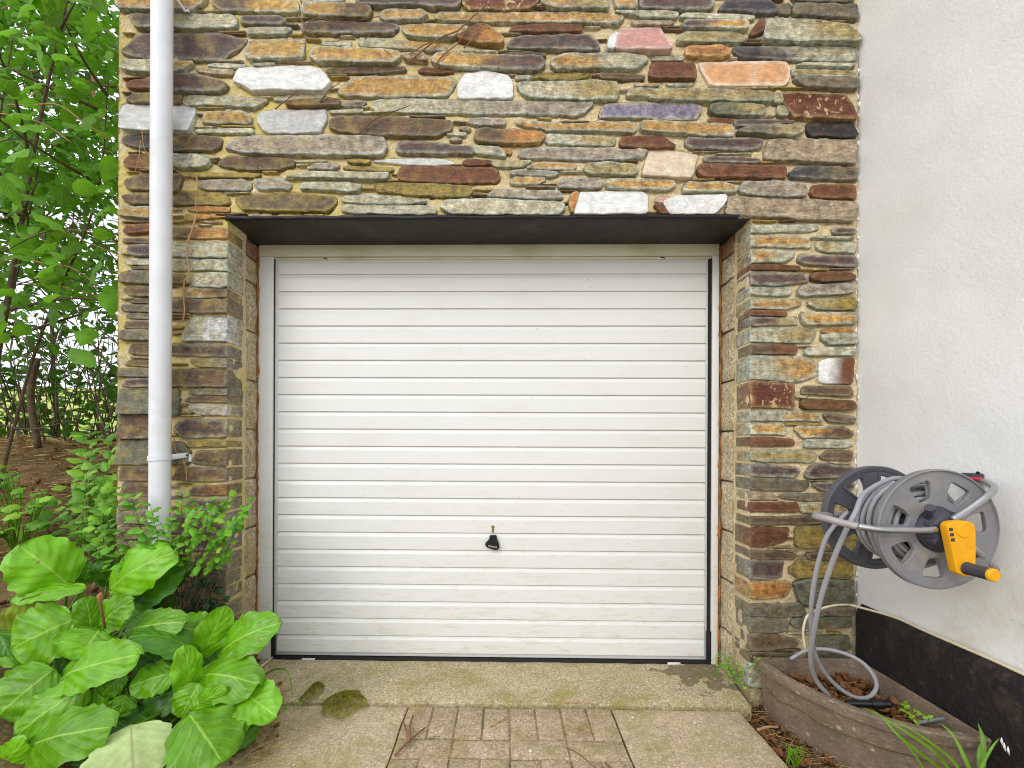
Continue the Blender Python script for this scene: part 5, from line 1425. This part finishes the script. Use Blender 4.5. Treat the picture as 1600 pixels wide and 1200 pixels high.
# ================================================================== GROUND COVER AND DEBRIS
def gp(px0, px1, py0, py1, z=None):
    def f():
        p = onZ(rnd(px0, px1), rnd(py0, py1), 0 if z is None else z); p.z = (h(p.x, p.y) if z is None else z)+rnd(.0, .012); return p
    return f
def dg():
    t = random.random(); px = 425+18*t-rnd(0, 75)*(1-.3*t); py = 1075+120*(1-t)+rnd(-14, 14); p = onZ(px, py, -.004); p.z += rnd(0, .02); return p
blades('dry_grass', 620, dg, .075, .0022, M['dry'], flat=.3); litter('leaf_litter', 70, dg, .02, M['litter'])
blades('dry_straw', 26, lambda: onZ(rnd(400, 520), rnd(1060, 1190), -.004), .09, .0018, M['dry'], flat=.08)
def mound():
    x, y = rnd(-4.6, -1.75), rnd(.3, 3.2); return V((x, y, h(x, y)+rnd(-.003, .02)))
blades('dry_grass', 15000, mound, .11, .005, M['dry'], flat=.22)
litter('leaf_litter', 500, lambda: (lambda x, y: V((x, y, h(x, y)+.01)))(rnd(-3.2, -1.3), rnd(-.6, 1.2)), .032, M['litter'])
def rs():
    y = rnd(-.85, -.02); x = rnd(xs+.005, xs+.22); return V((x, y, h(x, y)+rnd(.0, .02)))
litter('leaf_litter', 330, rs, .026, M['litter']); blades('dry_grass', 480, rs, .07, .002, M['dry'], flat=.4)
# moss cushions
def moss(px, py, rx, ry, n, label):
    c = onZ(px, py, 0); m = MB(); a0, b0 = rx/1600*1, 0
    s = (c-CAM).y/FPX
    for _ in range(n):
        a, r = rnd(0, 2*pi), random.random()**.62; X, Y = cos(a)*r*rx*s, sin(a)*r*ry*s*2.6
        k = 1+.25*nz(cos(a)*1.7, sin(a)*1.7, px); p = c+V((X*k, Y*k, .026*(1-r*r)-.002)); l = rnd(.005, .010)*(1.15-.5*r); d = V((rnd(-.6, .6), rnd(-.6, .6), 1)).normalized()*l; w_ = rnd(.0008, .0018); a = rnd(0, 6)
        m.add([p-V((cos(a)*w_, sin(a)*w_, 0)), p+V((cos(a)*w_, sin(a)*w_, 0)), p+d+V((w_*.5, 0, 0)), p+d-V((w_*.5, 0, 0))], [(0, 1, 2, 3)])
    o = m.build('moss', M['moss'], None, smooth='all', kind='stuff'); tag(o, label, 'moss')
moss(537, 1100, 33, 15, 3600, 'larger olive moss cushion on the concrete left of the door'); moss(489, 1084, 14, 12, 1300, 'smaller olive moss cushion on the concrete left of the door')
def green_weeds(name, label, pts, n, size, mats, zf):
    t = thing(name, label, 'weed', pts[0]); 
    for _ in range(n):
        p = random.choice(pts)+V((rnd(-.03, .03), rnd(-.04, .02), 0)); q = p+V((rnd(-.03, .03), rnd(-.03, .01), rnd(.01, zf)))
        leaf_obj(random.choice(mats), q, orient(V((rnd(-1, 1), -.5, rnd(-.4, 1))), V((rnd(-.4, .4), -.8, .8))), size*rnd(.6, 1.4), t)
    return t
pw = [onZ(a, b, 0) for a, b in ((1128, 1042), (1140, 1055), (1150, 1066), (1158, 1074))]
green_weeds('weed', 'bright green chickweed at the foot of the right pier by the planter', pw, 150, .014, YL+SL, .085)
pw2 = [at(1180, 1045, 1.93), at(1188, 1035, 1.93)]; green_weeds('weed', 'little green weed squeezed between the right pier and the planter rim', pw2, 40, .014, SL, .03)
pw3 = [at(1408, 1108, 1.53), at(1415, 1120, 1.52)]; green_weeds('weed', 'small pale green seedling growing among dead leaves in the planter', pw3, 26, .018, YL, .02)
pw4 = [onZ(445, 1108, 0), onZ(452, 1100, 0)]; green_weeds('weed', 'tiny green ivy seedling on the concrete beside the big leaves', pw4, 9, .022, IV+SL, .015)
# strap-leaved bulbs by the planter
def strap(parent, P_, w0):
    path = smooth_path(P_, 7); n = len(path); m = MB(); uv = []
    for i, p in enumerate(path):
        t = (path[min(i+1, n-1)]-path[max(0, i-1)]).normalized(); s = t.cross((CAM-p).normalized()).normalized(); w_ = w0*(1-(i/(n-1))**3*.9)
        for k, v in enumerate((-1, 0, 1)): m.v.append(tuple(p+s*w_*v+(CAM-p).normalized()*(.002 if v else 0))); uv.append((i/n, k/2))
    m.f = [(i*3+j, i*3+j+1, (i+1)*3+j+1, (i+1)*3+j) for i in range(n-1) for j in range(2)]; m.mi = [0]*len(m.f); m.uv = uv; m.build('leaf', M['strap'], parent, smooth='all')
wl = thing('wild_leek', 'wild leek with long green strap leaves leaning across the front of the planter', 'plant', (at(1500, 1210, 1.33).x, -.66, -.05))
for P_, w_ in ((((1500, 1225, 1.33), (1460, 1175, 1.34), (1410, 1140, 1.37), (1370, 1115, 1.41), (1345, 1105, 1.44)), .0042), (((1505, 1230, 1.33), (1455, 1190, 1.33), (1405, 1150, 1.35), (1378, 1120, 1.38), (1360, 1108, 1.41)), .004), (((1510, 1230, 1.32), (1490, 1190, 1.33), (1440, 1150, 1.35), (1395, 1122, 1.39)), .004), (((1525, 1230, 1.31), (1510, 1190, 1.32), (1490, 1150, 1.35), (1470, 1130, 1.38)), .005), (((1460, 1230, 1.32), (1430, 1180, 1.34), (1400, 1145, 1.38)), .003)):
    strap(wl, [at(*q) for q in P_], w_)
wl2 = thing('wild_leek', 'wild leek with drooping white flower standing at the right end of the planter', 'plant', (at(1530, 1210, 1.33).x, -.62, -.05))
for P_, w_ in ((((1532, 1230, 1.32), (1535, 1190, 1.34), (1536, 1155, 1.36), (1528, 1130, 1.38)), .0075), (((1522, 1230, 1.31), (1538, 1190, 1.31), (1552, 1165, 1.31), (1562, 1153, 1.31)), .0035), (((1538, 1230, 1.32), (1530, 1185, 1.34), (1532, 1160, 1.36)), .006)): strap(wl2, [at(*q) for q in P_], w_)
for a, b in ((1565, 1158), (1569, 1166), (1575, 1172)):
    p = at(a, b, 1.31); m = MB(); m.tube([p+V((0, 0, .010)), p, p-V((-.004, 0, .014))], [.001, .0035, .0015], 6); m.build('flower', M['white'], wl2, smooth='all')
gt = thing('grass_tuft', 'dark green grass tuft between the concrete slab and the planter', 'grass', (at(1240, 1180, 1.6).x, -.35, -.06))
for k in range(11):
    b0 = onZ(1235+rnd(-8, 14), 1195+rnd(-5, 5), -.05); strap(gt, [b0, b0+V((rnd(-.02, .02), rnd(-.02, .02), .05)), b0+V((rnd(-.05, .05), rnd(-.05, .03), rnd(.04, .09)))], .002)
gt2 = thing('grass_tuft', 'arching green grass blades on the concrete beside the big glossy leaves', 'grass', onZ(412, 1060, 0))
strap(gt2, [onZ(405, 1060, .01), at(430, 1046, 1.76), at(450, 1052, 1.72), at(458, 1090, 1.70)], .0035)
strap(gt2, [onZ(395, 1090, .01), at(420, 1100, 1.60), at(440, 1120, 1.57)], .002)
# loose twigs, straws and pebbles
def twig(label, strands, r, mat='twig', z=.004):
    t = None
    for pts in strands:
        m = MB(); P_ = [onZ(a, b, z) for a, b in pts]; P_ = [p+V((0, 0, .003*(i % 2))) for i, p in enumerate(P_)]; pa = smooth_path(P_, 4); m.tube(pa, [r*(1-.4*i/len(pa)) for i in range(len(pa))], 7)
        if t is None: t = tag(m.build('fallen_twig', M[mat], None, smooth='all'), label, 'twig')
        else: m.build('fork', M[mat], t, smooth='all')
twig('forked reddish brown twig lying on the pavers', [((617, 1180), (640, 1158), (664, 1137)), ((640, 1158), (635, 1143), (631, 1130)), ((640, 1157), (641, 1135), (645, 1118))], .005, z=.002)
twig('thin grey-brown stick on the pavers at the bottom edge', [((886, 1168), (905, 1180), (934, 1203))], .003, z=0)
twig('short red-brown stick at the bottom edge of the pavers', [((946, 1192), (960, 1206))], .004, z=0)
twig('pale straw stalk lying along the paver joint under the apron', [((882, 1098), (912, 1099), (937, 1101))], .002, 'palevine', z=0)
twig('pale weathered stick by the concrete edge next to the planter', [((1183, 1141), (1200, 1137), (1216, 1136))], .006, 'palevine', z=-.03)
twig('broken pale plastic strip leaning at the left foot of the door frame', [((396, 1052), (411, 1040), (426, 1027))], .0055, 'cream', z=.012)
def clump(px, py, rx, ry, n): blades('dry_grass', n, lambda: onZ(px+rnd(-1, 1)*rx, py+rnd(-1, 1)*ry, .004), .035, .0016, M['dry'], flat=.12)
clump(900, 1138, 22, 7, 90); clump(650, 1108, 12, 8, 40); clump(770, 1132, 8, 5, 14); clump(718, 1160, 6, 14, 26); clump(815, 1148, 18, 3, 26); clump(705, 1180, 14, 8, 22); clump(1050, 1110, 40, 10, 6); clump(880, 1102, 16, 3, 20)
for (px, py, lab) in ((1015, 1096, 'pale pebble on the joint between apron and right slab'), (989, 1122, 'small white pebble on the right concrete slab near the pavers'), (1086, 1130, 'white pebble in the middle of the right concrete slab'), (829, 1174, 'small white pebble on a paver at the bottom'), (459, 1196, 'yellowish pebble at the bottom edge of the left concrete')):
    p = onZ(px, py, DZ+.004); r = rnd(.005, .008); m = MB(); m.tube([p+V((-r, 0, 0)), p+V((-r*.6, 0, .001)), p+V((r*.5, .001, .001)), p+V((r, 0, 0))], [r*.2, r*.7, r*.75, r*.2], 8)
    tag(m.build('pebble', M['pebble'], None, smooth='all'), lab, 'pebble')
# green film weeds in the paver joints
blades('joint_moss', 260, lambda: V((random.choice([xl+cw*i for i in range(9)])+rnd(-.004, .004), rnd(-.5, EY), DZ-.004)), .008, .0018, M['moss'], flat=1.5)
blades('joint_moss', 260, lambda: V((rnd(-.9, .95), EY+rnd(-.004, .006), DZ-.002)), .010, .002, M['moss'], flat=1.2)

GR = dict(tree='trees at the left of the garage', vine='dead vines on the stone wall', twig='twigs and sticks lying on the ground', pebble='pebbles on the concrete', weed='small weeds in the joints', moss='moss cushions on the concrete', grass='green grass tufts')
for o in S.objects:
    if o.parent is None and o.get('category') in GR: o['group'] = GR[o['category']]
